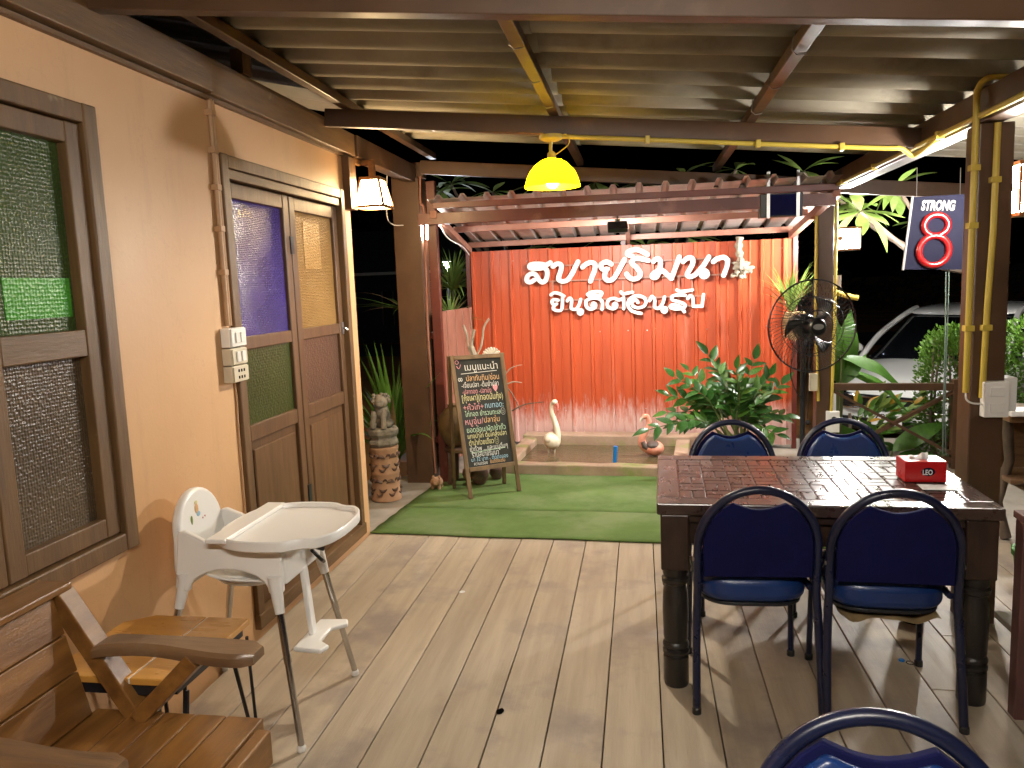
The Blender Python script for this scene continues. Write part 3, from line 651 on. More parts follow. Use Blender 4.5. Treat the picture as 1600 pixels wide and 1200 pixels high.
conduit([(1.343, 3.49, 1.03), (1.346, 3.485, 1.0), (1.37, 3.48, .985), (1.425, 3.49, .98)], .004, 'white_plastic', 'short white cable from the conduit to the post switch')
conduit([(1.347, 6.37, 2.0), (1.347, 6.37, 1.2), (1.375, 6.365, .55)], .012, 'yellow_conduit', 'yellow conduit on the left edge of the post behind the fan', (), 0)
conduit([(1.492, 6.37, 2.1), (1.49, 6.37, 1.2), (1.47, 6.365, .36)], .012, 'yellow_conduit', 'yellow conduit on the right edge of the post behind the fan', (), 0)
def wall_box(y0, z0, z1, kind, label, mat):
    t = thing('switch_box', label, 'switch' if kind else 'socket', (WX, y0+.06, z0), 'electric boxes on the peach wall')
    MB().bx(WX+.001, WX+.045, y0, y0+.128, z0, z1).build('housing', mat, t, bev=.004)
    MB().bx(WX+.0455, WX+.051, y0+.004, y0+.124, z0+.003, z1-.003).build('cover', mat, t, bev=.002)
    zm = (z0+z1)/2
    if kind:
        for dy in (.045, .088): MB().bx(WX+.052, WX+.058, y0+dy-.014, y0+dy+.014, zm-.022, zm+.022).build('rocker', 'white_plastic', t, bev=.002)
    else:
        for dy in (.042, .064, .086):
            for dz in (-.014, .014): MB().bx(WX+.0505, WX+.0525, y0+dy-.005, y0+dy+.005, zm+dz-.006, zm+dz+.006).build('slot', 'dark_void', t)
wall_box(3.012, 1.334, 1.415, 1, 'uppermost wall box, a double light switch below the conduit', 'white_plastic')
wall_box(3.010, 1.258, 1.329, 1, 'middle wall box with two narrow rockers on cream cover', 'ivory_plastic')
wall_box(3.010, 1.184, 1.254, 0, 'lowest wall box, cream socket with six dark slots', 'ivory_plastic')
t = thing('post_switch', 'white switch box with two rockers on the thick right post', 'switch', (1.46, 3.51, .93))
MB().bx(1.408, 1.506, 3.470, 3.519, .925, 1.075).build('housing', 'white_plastic', t, bev=.005)
for z in (.965, 1.035): MB().bx(1.43, 1.485, 3.464, 3.4695, z-.02, z+.02).build('rocker', 'white_plastic', t, bev=.002)
t = thing('post_socket', 'second white box on the right side of the thick post', 'socket', (1.54, 3.56, .94))
MB().bx(1.507, 1.56, 3.53, 3.62, .94, 1.085).build('housing', 'white_plastic', t, bev=.005)
MB().bx(1.5605, 1.564, 3.545, 3.605, .97, 1.05).build('cover', 'white_plastic', t)
t = thing('plug_socket', 'white socket with a black plug low on the post by the fan', 'socket', (1.44, 6.37, .2))
a = oy(1290, 675, 6.37); b_ = oy(1311, 642, 6.37)
MB().bx(a.x, b_.x, 6.345, 6.379, a.z, b_.z).build('housing', 'white_plastic', t, bev=.004)
MB().ell(((a.x+b_.x)/2+.005, 6.33, b_.z-.06), (.022, .02, .022)).build('plug', 'black_plastic', t, smooth=True)
a = oy(1263, 610, 6.36); b_ = oy(1276, 583, 6.36)
tag(MB().bx(a.x, b_.x, 6.32, 6.375, a.z, b_.z).build('junction_box', 'ivory_plastic', bev=.004), 'small grey junction box on the left of the fan post', 'junction box')
conduit([oy(1272, 440, 6.3), oy(1266, 520, 6.3), oy(1263, 600, 6.3), oy(1262, 655, 6.3)], .004, 'black_plastic', 'black cable hanging beside the fan post with a loose plug')
tag(MB().ell(oy(1262, 660, 6.3), (.018, .018, .022)).build('loose_plug', 'black_plastic', smooth=True), 'black loose plug at the end of the cable by the fan', 'plug')
conduit([(-1.648, 5.9, 2.4), (-1.65, 5.88, 2.2), (-1.63, 5.89, 2.1), (-1.646, 5.89, 1.2), (-1.64, 5.885, .9), (-1.649, 5.89, .35), (-1.64, 5.88, .08)], .009, 'steel_pink', 'pale pipe running down the edge of the thick left post', (), 4)
conduit([oy(686, 348, 6.0), oy(700, 372, 6.4), oy(722, 385, 6.9), oy(733, 398, 7.3)], .006, 'white_plastic', 'white sagging cable below the left end of the canopy')
conduit([oy(606, 245, 5.6), oy(604, 330, 5.6), oy(612, 350, 5.7), oy(630, 352, 5.8)], .004, 'white_matt', 'white cable dangling between lantern and left post')
sp = thing('speaker', 'black box speaker strapped under the far beam', 'speaker', (1.0, 5.86, 1.95))
MB().bx(.845, 1.135, 5.80, 5.90, 1.955, 2.12).build('cabinet', 'black_plastic', sp, bev=.006)
MB().bx(.905, 1.12, 5.795, 5.799, 1.965, 2.11).build('grille', 'navy_cloth', sp)
for x in (.90, 1.10): MB().bx(x-.011, x+.011, 5.786, 5.794, 1.95, 2.27).build('strap', 'steel', sp)

# ================================================================== signs
sg = thing('shop_sign', 'white cut-out Thai lettering mounted on the red fence', 'sign', FP(.4, -.06, 1.3))
A, B = (800, 370), (980, 370)
def stroke(mb, pts, hw, cr, off, th=.022):
    P = []
    for x, y in pts:
        u, z = fuz(cr[0]+x/8, cr[1]+y/8, off); P.append(V((u, z, 0)))
    P = crom(P, 6); q = [P[0]]
    for p in P[1:]:
        if (p-q[-1]).length > .004: q.append(p)
    P = q; N = len(P); st = []
    def dirn(i): return (P[min(i+1, N-1)]-P[max(i-1, 0)]).normalized()
    for k in range(4): a = math.pi/2*k/4; st.append((P[0]-dirn(0)*hw*math.cos(a), dirn(0), hw*max(.12, math.sin(a))))
    for i in range(N): st.append((P[i], dirn(i), hw))
    for k in range(1, 5): a = math.pi/2*k/4; st.append((P[-1]+dirn(N-1)*hw*math.sin(a), dirn(N-1), hw*max(.12, math.cos(a))))
    vs = []; n = len(st)
    for i, (p, d, w) in enumerate(st):
        nrm = V((-d.y, d.x, 0)); o_ = off+.004*i/n+stroke.k*.0006
        for s_, v_ in ((1, o_), (-1, o_), (-1, o_-th), (1, o_-th)):
            e = p+nrm*w*s_; vs.append(FP(e.x, -v_, e.y))
    mb.add(vs, [(i*4+k, i*4+(k+1) % 4, (i+1)*4+(k+1) % 4, (i+1)*4+k) for i in range(n-1) for k in range(4)]+[(3, 2, 1, 0), tuple(n*4-4+k for k in range(4))])
    stroke.k = (stroke.k+1) % 5
stroke.k = 0
def circ(x, y, r, a0=0, a1=360, n=10): return [(x+r*math.cos(math.radians(a0+(a1-a0)*i/n)), y+r*math.sin(math.radians(a0+(a1-a0)*i/n))) for i in range(n+1)]
H1, H2 = .021, .0142
LET = [  # row one, then row two: (crop, half width, strokes)
 (A, H1, [[(275, 540), (225, 568), (182, 545), (198, 488), (258, 458), (305, 485), (340, 545), (390, 568), (430, 520), (440, 440), (405, 392), (325, 397), (240, 394), (215, 367), (250, 343), (350, 338), (425, 352), (478, 322)]]),
 (A, H1, [[(510, 372), (560, 338), (608, 348), (615, 400), (590, 480), (582, 530), (625, 558), (690, 540), (745, 470), (785, 390), (825, 312)]]),
 (A, H1, [[(882, 380), (930, 338), (1000, 322), (1038, 352), (1030, 420), (1000, 500), (980, 555)]]),
 (A, H1, [[(1240, 340), (1185, 315), (1125, 335), (1112, 378), (1145, 410), (1195, 402)], [(1180, 412), (1160, 465), (1165, 520), (1210, 545), (1265, 525), (1310, 460), (1350, 390), (1408, 282)]]),
 (B, H1, [[(-8, 465), (30, 512), (90, 528), (150, 500), (160, 450), (120, 390), (60, 330), (72, 288), (130, 268), (200, 282), (262, 296)], [(60, 238), (12, 226), (4, 196), (50, 170), (120, 163), (190, 186), (255, 222)]]),
 (B, H1, [[(328, 308), (370, 273), (408, 292), (415, 350), (398, 412), (350, 442), (312, 482), (332, 515), (370, 498), (402, 442), (442, 424), (500, 470), (552, 522)], [(552, 522), (582, 440), (620, 340), (650, 252)]]),
 (B, H1, [[(698, 310), (750, 268), (808, 268), (820, 330), (780, 410), (750, 470), (782, 500), (840, 480), (900, 420), (960, 350), (1020, 252)], circ(963, 462, 38)]),
 (B, H1, [[(1078, 310), (1130, 273), (1210, 258), (1252, 292), (1250, 360), (1225, 430), (1205, 482)]]),
 (A, H2, [[(485, 727), (530, 700), (600, 715), (648, 742)], [(575, 793), (525, 785), (497, 812), (520, 848), (562, 838)], [(530, 862), (514, 900), (565, 922), (622, 902), (630, 775)]]),
 (A, H2, [[(690, 802), (720, 765), (745, 800), (740, 890), (795, 905), (838, 850), (858, 782)], circ(854, 940, 26)]),
 (A, H2, [[(942, 720), (1000, 690), (1112, 690), (1112, 738)], [(960, 735), (1020, 728), (1085, 738)], [(1000, 862), (1012, 830), (1042, 842), (1038, 882), (985, 905), (935, 878), (925, 810), (980, 772), (1080, 772), (1130, 820), (1125, 908)]]),
 (A, H2, [[(1360, 690), (1390, 714), (1450, 702), (1508, 692)], [(1265, 862), (1280, 830), (1310, 850), (1285, 895), (1220, 890), (1190, 848), (1210, 790), (1275, 768), (1335, 790), (1395, 764)], [(1395, 764), (1397, 898)]]),
 (B, H2, [[(132, 822), (108, 790), (62, 812), (70, 862), (130, 888), (205, 868), (235, 810), (200, 755), (110, 738), (35, 778), (8, 845), (45, 915), (105, 945), (172, 958)]]),
 (B, H2, [[(282, 797), (310, 745), (345, 790), (345, 878), (400, 890), (448, 820), (466, 752)], circ(465, 914, 28)]),
 (B, H2, [[(725, 732), (640, 725), (562, 745), (570, 790), (655, 815), (722, 850), (700, 890), (600, 902), (538, 880), (565, 850), (640, 862), (680, 895), (716, 938)], [(620, 664), (660, 684), (740, 676), (815, 664)]]),
 (B, H2, [[(757, 772), (785, 737), (822, 770), (825, 862)], [(825, 868), (935, 868)], [(935, 868), (955, 722)]]),
]
for cr, hw, sts in LET:
    mb = MB()
    for s_ in sts: stroke(mb, s_, hw, cr, .078)
    mb.build('letter', 'white_matt', sg)
def sbar(a, ca, b_, cb):
    p = fuz(ca[0]+a[0]/8, ca[1]+a[1]/8, .032); q = fuz(cb[0]+b_[0]/8, cb[1]+b_[1]/8, .032)
    MB().bar(FP(p[0], -.030, p[1]), FP(q[0], -.030, q[1]), .014, .014, (0, 1, 0)).build('support_bar', 'steel_pink', sg)
sbar((560, 362), A, (1200, 262), B); sbar((300, 565), A, (1200, 470), B); sbar((520, 800), A, (940, 738), B); sbar((540, 912), A, (930, 862), B)
for x in (505, 615, 960, 1095, 1385, 1500): sbar((x, 545), A, (x+4, 905), A)
for x in (645, 812): sbar((x, 480), B, (x+4, 860), B)
# banner with the figure eight
bn = thing('hanging_sign', 'dark blue hanging sign reading STRONG over a red figure eight', 'sign', oy(1458, 421, 4.2))
BY = 4.2
q = [oy(1426, 308, BY), oy(1508, 303, BY), oy(1503, 421, BY), oy(1411, 421, BY)]
MB().add([p for p in q]+[p+V((0, .02, 0)) for p in q], [(0, 1, 2, 3), (7, 6, 5, 4), (0, 4, 5, 1), (1, 5, 6, 2), (2, 6, 7, 3), (3, 7, 4, 0)]).build('panel', 'navy_print', bn)
e0, e1 = q[0], q[3]
MB().bar(e0+V((-.002, -.004, .004)), e1+V((-.002, -.004, -.004)), .009, .012, (0, 1, 0)).build('edge_strip', 'grey_print', bn)
a, b_ = oy(1439, 328, BY-.004), oy(1493, 328, BY-.004)
place_text(T_STRONG, a, (b_-a).normalized(), V((0, 0, 1)), 'lettering', 'grey_print', bn, w=(b_-a).length, h=.065, n=V((0, -.2, 0)))
def torus_loop(cx, cy, rx, ry, tx): return [oy(cx+rx*math.cos(2*math.pi*i/24)+tx*math.sin(2*math.pi*i/24), cy-ry*math.sin(2*math.pi*i/24), BY-.006) for i in range(25)]
for i, l in enumerate((torus_loop(1462.5, 352, 19, 16.5, 1.5), torus_loop(1459, 391.5, 23.5, 23, 2))):
    MB().tube([p+V((0, -.002*i, 0)) for p in l], .0165, 10, cap=False, flat=1).build('figure_loop', 'red_gloss', bn, smooth=True)
for dx in (0, 5):
    tag(MB().tube([oy(1478+dx, 421, BY+.02), oy(1477+dx*.6, 520, BY+.05), oy(1474+dx*.4, 640, BY+.05), oy(1473+dx, 712, BY+.05)], .003, 6).build('cord', 'rope_green'), ('left' if dx == 0 else 'right')+' of two thin green cords hanging below the blue sign', 'cord')
for xx in (1432, 1500): MB().tube([oy(xx, 308, BY+.01), oy(xx+1, 262, BY+.01)], .002, 5).build('hanger', 'steel', bn)
# ================================================================== dining table and chairs
tb = thing('dining_table', 'dark carved wooden dining table with turned legs and block-patterned top', 'table', (0, 0, 0))
TW, TD, TZ = .585, .40, .733
MB().bx(-TW+.03, TW-.03, -TD+.03, TD-.03, .655, .7235).build('core', 'table_dark', tb)
for (a, b_, c, d) in ((-TW, TW, -TD, -TD+.085), (-TW, TW, TD-.085, TD), (-TW, -TW+.085, -TD+.086, TD-.086), (TW-.085, TW, -TD+.086, TD-.086)):
    MB().bx(a, b_, c, d, .688, TZ).build('top_border', 'table_wood', tb, bev=.006)
blk = {}
x, cell = -TW+.0865, .1
nx, ny = 10, 6; cw, ch = (2*TW-.173)/nx, (2*TD-.173)/ny
for i in range(nx):
    for j in range(ny):
        X, Y = -TW+.0865+i*cw, -TD+.0865+j*ch; hz = (i+j) % 2
        for k in range(2):
            key = (hz, k)
            if hz: w_, d_, xo, yo = cw, ch/2, 0, k*ch/2
            else: w_, d_, xo, yo = cw/2, ch, k*cw/2, 0
            if hz not in blk: blk[hz] = MB().bx(.0018, w_-.0018, .0018, d_-.0018, .70, .7315).build('block', 'table_wood', tb, bev=.0028, seg=1); o = blk[hz]
            else: o = blk[hz].copy(); COL.objects.link(o)
            o.location = (X+xo, Y+yo, random.uniform(-.0008, .0006))
for s_ in (-1, 1):
    MB().bx(-TW+.10, TW-.10, s_*(TD-.075)-.012, s_*(TD-.075)+.012, .56, .686).build('apron', 'table_dark', tb, bev=.003)
    MB().bx(s_*(TW-.07)-.012, s_*(TW-.07)+.012, -TD+.10, TD-.10, .56, .686).build('apron', 'table_dark', tb, bev=.003)
    for s2 in (-1, 1):
        c = (s_*(TW-.065), s2*(TD-.065), 0)
        MB().bx(c[0]-.052, c[0]+.052, c[1]-.052, c[1]+.052, .47, .687).build('leg_block', 'table_dark', tb, bev=.006)
        MB().lathe([(.045, 0), (.048, .012), (.048, .115), (.040, .122), (.050, .130), (.050, .142), (.040, .150), (.050, .158), (.050, .168), (.042, .178), (.046, .19), (.049, .30), (.046, .375), (.040, .395), (.040, .405), (.050, .412), (.051, .428), (.042, .436), (.047, .445), (.047, .469)], c, 22).build('leg', 'table_black', tb, smooth=True)
tb.location = (.642, 3.205, 0); tb.rotation_euler = (0, 0, math.radians(-1.6))

def make_chair():
    t = thing('dining_chair', 'x', 'chair', (0, 0, 0), 'blue vinyl chairs around the dining tables')
    def hoop(s_, rw, zt):
        pts = [(-rw*1.06, -.265, .0), (-rw*1.03, -.215, .30), (-rw, -.20, .43), (-rw, -.215, .60)]
        for i in range(1, 12):
            a = math.pi*(1-i/12); pts.append((rw*math.cos(a), -.215-.045*math.sin(a), .60+(zt-.60)*math.sin(a)))
        pts += [(rw, -.215, .60), (rw, -.20, .43), (rw*1.03, -.215, .30), (rw*1.06, -.265, .0)]
        return pts
    MB().tube(crom(hoop(1, .205, .822), 3), .015, 10).build('back_frame', 'navy_paint', t, smooth=True)
    for s_ in (-1, 1):
        MB().tube([(s_*.19, -.17, .44), (s_*.195, .10, .43), (s_*.195, .17, .42), (s_*.2, .19, .30), (s_*.205, .20, 0)], .0115, 8).build('front_leg', 'navy_paint', t, smooth=True)
        MB().lathe([(.016, 0), (.016, .02), (.013, .024)], (s_*.205, .20, .0005), 10).build('foot_cap', 'black_plastic', t)
        MB().lathe([(.016, 0), (.016, .02), (.013, .024)], (s_*.2173, -.265, .0005), 10).build('foot_cap', 'black_plastic', t)
        MB().bar((s_*.206, -.21, .56), (s_*.205, -.06, .455), .005, .028, (1, 0, 0)).build('hinge_link', 'black_metal', t)
        MB().ell((s_*.218, -.208, .558), (.006, .011, .011), 8, 6).build('rivet', 'steel', t)
    def panel(y0, y1, inset, mat, nm, bev):
        pts = [(-.186+inset, .497), (-.186+inset, .60)]
        for i in range(1, 6):
            a = math.pi-math.radians(62)*i/5; pts.append(((.19-inset)*math.cos(a), .60+(.20-inset)*math.sin(a)))
        tx, tz = pts[-1]
        for i in range(1, 10): q = i/10; pts.append((tx*(1-2*q), tz-.024*math.sin(math.pi*q)-.0))
        pts += [(-p[0], p[1]) for p in pts[:7][::-1]]
        mb = MB().prism(pts, 'y', y0, y1)
        mb.v = [V((p.x, p.y-.045*max(0, (p.z-.6)/.22)-.008*(1-(p.x/.2)**2), p.z)) for p in mb.v]
        return mb.build(nm, mat, t, bev=bev, seg=3, smooth=True)
    panel(-.226, -.206, 0, 'navy_cloth', 'back_panel', .004)
    panel(-.205, -.178, .012, 'navy_vinyl', 'back_pad', .012)
    def seat(z0, z1, g_, mat, nm, bev):
        pts = []
        for i in range(36):
            a = 2*math.pi*i/36; c, s_ = math.cos(a), math.sin(a)
            pts.append(((.2+g_)*math.copysign(abs(c)**.55, c), .015+(.2+g_)*math.copysign(abs(s_)**.6, s_)))
        return MB().prism(pts, 'z', z0, z1).build(nm, mat, t, bev=bev, seg=4, smooth=True)
    seat(.365, .378, -.015, 'black_metal', 'seat_base', .003); seat(.379, .478, 0, 'navy_vinyl', 'seat_pad', .032)
    return t
ch0 = make_chair()
SP = [((.385, 2.945), 1.6, 'blue chair with its dark back to us at the left front of the table'),
      ((.845, 2.915), -2.6, 'blue chair with its dark back to us at the right front of the table'),
      ((.452, 3.72), 183, 'blue vinyl chair across the table in front of the leafy potted plant'),
      ((.962, 3.74), 177, 'blue vinyl chair across the table in front of the fan post'),
      ((.357, 1.014), 176, 'blue vinyl chair nearest the camera, only its rounded back top showing')]
CH = []
for i, (p, rz, lb) in enumerate(SP):
    if i == 0: ch0.location = (p[0], p[1], 0); ch0.rotation_euler = (0, 0, math.radians(rz)); ch0['label'] = lb; CH.append(ch0)
    else: CH.append(copy_thing(ch0, (p[0], p[1], 0), math.radians(rz), lb))
# torn lining under the second chair
mb = MB().grid(lambda u, v: (-.16+.33*u, -.16+.30*v, .365-.030*(math.sin(u*7)**2)*(1-v)-.012*math.sin(u*17+v*3)-.012), 22, 8)
BASE[CH[1].name] = V((0, 0, 0)); mb.build('torn_lining', 'leaf_dry', CH[1], smooth=True)['label'] = 'torn pale lining hanging under the seat'
# tissue box and paper on the table
tx = thing('tissue_box', 'red tissue box on the right end of the dining table', 'tissue box', (1.07, 3.20, .734))
c, s_ = 1.075, 3.19; mz = .7345
MB().bx(c-.075, c+.075, s_-.055, s_+.055, mz, mz+.082).build('carton', 'red_card', tx, bev=.003)
MB().bx(c-.04, c+.03, s_-.02, s_+.02, mz+.0825, mz+.0835).build('opening', 'white_paper', tx)
MB().grid(lambda u, v: (c-.045+.07*u, s_-.012+.03*v+.01*math.sin(u*9), mz+.086+.022*math.sin(v*3)*u+.004*math.sin(u*12)), 10, 6).build('tissue', 'tissue', tx, smooth=True)
place_text(T_LEO, V((c-.012, s_-.0565, mz+.030)), V((1, 0, 0)), V((0, 0, 1)), 'lettering', 'white_paper', tx, w=.036, h=.028)
MB().prism([(c+.008+.026*math.cos(k*.5236), mz+.041+.017*math.sin(k*.5236)) for k in range(12)], 'y', s_-.0558, s_-.0552).build('badge', 'navy_print', tx)
tag(MB().bx(1.03, 1.15, 3.02, 3.10, .7345, .736).rot(Matrix.Rotation(-.06, 3, 'Z'), (1.09, 3.06, .735)).build('table_card', 'white_paper'), 'small white card lying on the table in front of the tissue box', 'card')
p = gz(1415, 1035)
k = thing('bottle_cap', 'small silver and blue bottle cap with ring on the floor under the table', 'cap', p)
MB().lathe([(.011, .0006), (.012, .005), (.010, .008)], (p.x-.012, p.y+.01, 0), 14).build('crown', 'blue_plastic', k); MB().tube([(p.x+.014+.014*math.cos(a*.628), p.y-.008+.014*math.sin(a*.628), .003) for a in range(11)], .002, 5).build('ring', 'chrome', k)
p = gz(722, 925); tag(MB().lathe([(.016, .0012), (.015, .0022)], (p.x, p.y, 0), 12).build('paint_spot', 'white_paper'), 'small pale round speck on the deck planks', 'speck')

# ================================================================== high chair
hc = thing('high_chair', 'white plastic high chair with tray on chromed legs by the wall', 'high chair', (-1.45, 2.565, 0))
hx, hy = -1.45, 2.565
tops = {(-1, -1): (-1.605, 2.40), (-1, 1): (-1.605, 2.73), (1, -1): (-1.255, 2.385), (1, 1): (-1.255, 2.745)}
feet = {(-1, -1): (-1.725, 2.31), (-1, 1): (-1.735, 2.815), (1, -1): (-1.165, 2.305), (1, 1): (-1.17, 2.825)}
for k, (fx, fy) in feet.items():
    tx_, ty_ = tops[k]; f = V((fx, fy, .018)); tp = V((tx_, ty_, .56)); mid = f.lerp(tp, .52)
    lg = MB().tube([f, mid], .0115, 12).build('leg', 'chrome', hc, smooth=True)
    MB().tube([mid-(tp-f)*.005, tp], .0135, 12).build('upper_tube', 'chrome', lg, smooth=True)
    MB().lathe([(.012, 0), (.0155, .004), (.0155, .018), (.012, .024)], (fx, fy, .0005), 12).build('foot', 'white_plastic', lg, smooth=True)
    d = (f-tp).normalized()
    MB().tube([tp+V((0, 0, .03)), tp, tp+d*.10], [.026, .023, .0165], 14).build('leg_sleeve', 'white_plastic', hc, smooth=True)
def side(y, sgn):
    pts = [(-1.632, .535), (-1.585, .525)]
    for i in range(13):
        a = math.pi*(1-i/12); pts.append((-1.43+.15*math.cos(a), .53+.075*math.sin(a)))
    pts += [(-1.275, .525), (-1.228, .53), (-1.235, .685), (-1.40, .688), (-1.52, .70), (-1.60, .735), (-1.625, .73)]
    mb = MB().prism(pts, 'y', y-.012, y+.012)
    mb.v = [V((p.x, p.y+sgn*(.62-p.z)*.16, p.z)) for p in mb.v]
    mb.build('side_wall', 'white_plastic', hc, bev=.008, seg=3, smooth=True)
side(2.405, -1); side(2.725, 1)
pts = []
for i in range(17): a = math.pi*i/16; pts.append((hy+.145*math.cos(a), .70+.150*math.sin(a)))
pts += [(hy-.165, .60), (hy-.15, .52), (hy+.15, .52), (hy+.165, .60)]
mb = MB().prism(pts, 'x', -1.645, -1.612)
mb.v = [V((p.x-.10*max(0, p.z-.62), p.y, p.z)) for p in mb.v]
mb.build('backrest', 'white_plastic', hc, bev=.012, seg=4, smooth=True)
MB().grid(lambda u, v: (-1.60+.33*u, 2.41+.31*v, .53+.03*(2*v-1)**2+.10*(1-u)**6), 12, 12).build('seat_pan', 'white_plastic', hc, smooth=True, solid=.008)
MB().ell((-1.43, hy, .535), (.14, .12, .035), 18, 8).build('seat_bottom', 'white_plastic', hc, smooth=True)
MB().bx(-1.262, -1.228, 2.42, 2.71, .545, .66).build('front_wall', 'white_plastic', hc, bev=.01, seg=3)
# tray, rounded with a waist near the front
tp = []
for i in range(48):
    a = 2*math.pi*i/48; c, s_ = math.cos(a), math.sin(a)
    rx = .225; ry = .245-.028*math.exp(-((c-.45)/.16)**2)
    tp.append((-1.265+rx*math.copysign(abs(c)**.72, c), hy+ry*math.copysign(abs(s_)**.72, s_)))
def shrink(k): return [(-1.265+(x+1.265)*k, hy+(y-hy)*k) for x, y in tp]
n = 48; vs = []
for sc_, z in ((.94, .690), (1.0, .698), (1.0, .728), (.985, .732), (.945, .730), (.925, .716), (.90, .714)): vs += [(x, y, z) for x, y in shrink(sc_)]
MB().add(vs, [(i*n+k, i*n+(k+1) % n, (i+1)*n+(k+1) % n, (i+1)*n+k) for i in range(6) for k in range(n)]+[tuple(range(n))[::-1], tuple(range(6*n, 7*n))]).build('tray', 'white_plastic', hc, smooth=True)
MB().bx(-1.475, -1.40, 2.335, 2.795, .7155, .733).build('tray_ridge', 'white_plastic', hc, bev=.006, seg=3)
MB().bar((-1.235, hy, .56), (-1.215, hy, .30), .04, .018, (1, 0, 0)).build('foot_bar', 'white_plastic', hc, bev=.005)
fr = [(-1.24, hy-.12), (-1.24, hy+.12), (-1.13, hy+.13), (-1.115, hy+.09), (-1.165, hy+.05), (-1.165, hy-.05), (-1.115, hy-.09), (-1.13, hy-.13)]
MB().prism(fr, 'z', .285, .303).build('footrest', 'white_plastic', hc, bev=.007, seg=3, smooth=True)
MB().bar((-1.222, 2.60, .63), (-1.20, 2.66, .595), .03, .02).tube([(-1.215, 2.6, .61), (-1.19, 2.63, .56), (-1.2, 2.67, .54)], .008, 6).build('strap_buckle', 'black_plastic', hc, bev=.003)
for (y, z, sy, sz, m_) in ((2.545, .775, .012, .024, 'chalk_orange'), (2.548, .80, .010, .008, 'chalk_yellow'), (2.552, .757, .012, .010, 'chalk_blue'), (2.505, .745, .007, .018, 'leaf_pale'), (2.575, .735, .003, .004, 'chalk_pink'), (2.59, .738, .003, .004, 'chalk_pink')):
    x = -1.6115-.10*max(0, z-.62)
    MB().ell((x, y, z), (.0016, sy, sz), 10, 6).build('sticker', m_, hc)

# ================================================================== wooden armchair and side table, near left
ac = thing('wooden_armchair', 'chunky oiled wooden armchair with slatted seat at the left edge', 'armchair', (-1.33, 1.57, 0))
xs = [-1.545, -1.425, -1.33, -1.235, -1.145, -1.035]
for a, b_ in zip(xs, xs[1:]): MB().bx(a+.0018, b_-.0018, 1.16, 1.845, .365, .402+random.uniform(-.001, .001)).build('seat_slat', 'teak', ac, bev=.004)
MB().bx(-1.033, -.992, 1.155, 1.80, .30, .398).build('seat_front', 'teak', ac, bev=.006)
def bk(t): return V((-1.535-.085*t, 0, .41+.345*t))
for a, b_ in ((0, .36), (.365, .665), (.67, .97)):
    p, q = bk((a+b_)/2), 0
    MB().bar((p.x, 1.16, p.z), (p.x, 1.80, p.z), .028, .345*(b_-a)*1.02, bk(1)-bk(0)).build('back_plank', 'teak', ac, bev=.004)
tpk = bk(1); MB().bar((tpk.x-.02, 1.13, tpk.z+.008), (tpk.x-.02, 1.855, tpk.z+.008), .105, .022).build('top_rail', 'teak', ac, bev=.005)
for y in (1.835, 1.345):
    if y > 1.5:
        MB().bar((-1.615, y, .745), (-1.405, y, .405), .05, .062, (0, 1, 0)).build('back_brace', 'teak', ac, bev=.004)
        MB().bar((-1.20, y-.005, .585), (-1.385, y-.005, .405), .045, .085, (0, 1, 0)).build('arm_brace', 'teak', ac, bev=.004)
    else:
        MB().bar((-1.20, y, .565), (-1.385, y, .405), .04, .07, (0, 1, 0)).build('arm_brace', 'teak', ac, bev=.004)
    zt = .615 if y > 1.5 else .60
    x0_, x1_ = (-1.50, -1.03) if y > 1.5 else (-1.56, -1.09)
    mb = MB(); n = 16; vs = []
    for i in range(n+1):
        q = i/n; x = x0_+(x1_-x0_)*q; w = (.042+.010*math.sin(q*6+y*5))*(1 if q < .92 else 1-.35*((q-.92)/.08)**2); th = .034*(1 if 0 < i < n else .8)
        for sy, sz in ((-1, 0), (-1, .7), (-.8, 1), (.8, 1), (1, .7), (1, 0)): vs.append((x, y+w*sy, zt-.034+th*sz+.006*math.sin(q*5)))
    mb.add(vs, [(i*6+k, i*6+(k+1) % 6, (i+1)*6+(k+1) % 6, (i+1)*6+k) for i in range(n) for k in range(6)]+[tuple(range(6))[::-1], tuple(range(n*6, n*6+6))])
    mb.build('armrest', 'teak_x', ac, smooth=True)
for x, y in ((-1.06, 1.19), (-1.06, 1.77), (-1.52, 1.19), (-1.52, 1.80)): MB().bx(x-.03, x+.03, y-.03, y+.03, 0, .364).build('leg', 'teak', ac, bev=.005)
st = thing('side_table', 'varnished plywood side table on black hairpin legs beside the armchair', 'table', (-1.46, 2.04, 0))
X0, X1, Y0, Y1, ZT = -1.69, -1.275, 1.83, 2.235, .505
xm = X0+.265
MB().prism([(X0, Y0), (xm-.003, Y0), (xm-.003, Y1), (X0+.08, Y1), (X0, Y1-.06)], 'z', ZT-.02, ZT).build('top_board', 'plywood', st, bev=.003)
MB().prism([(xm+.003, Y0), (X1-.035, Y0), (X1, Y0+.03), (X1, Y1), (xm+.003, Y1)], 'z', ZT-.02, ZT).build('top_board', 'plywood', st, bev=.003)
MB().bx(xm-.0028, xm+.0028, Y0+.002, Y1-.002, ZT-.018, ZT-.003).build('joint_strip', 'white_matt', st)
fr = MB()
for a, b_ in (((X0+.03, Y0+.02), (X1-.03, Y0+.02)), ((X0+.03, Y1-.02), (X1-.03, Y1-.02)), ((X0+.03, Y0+.02), (X0+.03, Y1-.02)), ((X1-.03, Y0+.02), (X1-.03, Y1-.02))): fr.bar((*a, ZT-.037), (*b_, ZT-.037), .025, .03)
fr.build('frame', 'black_metal', st)
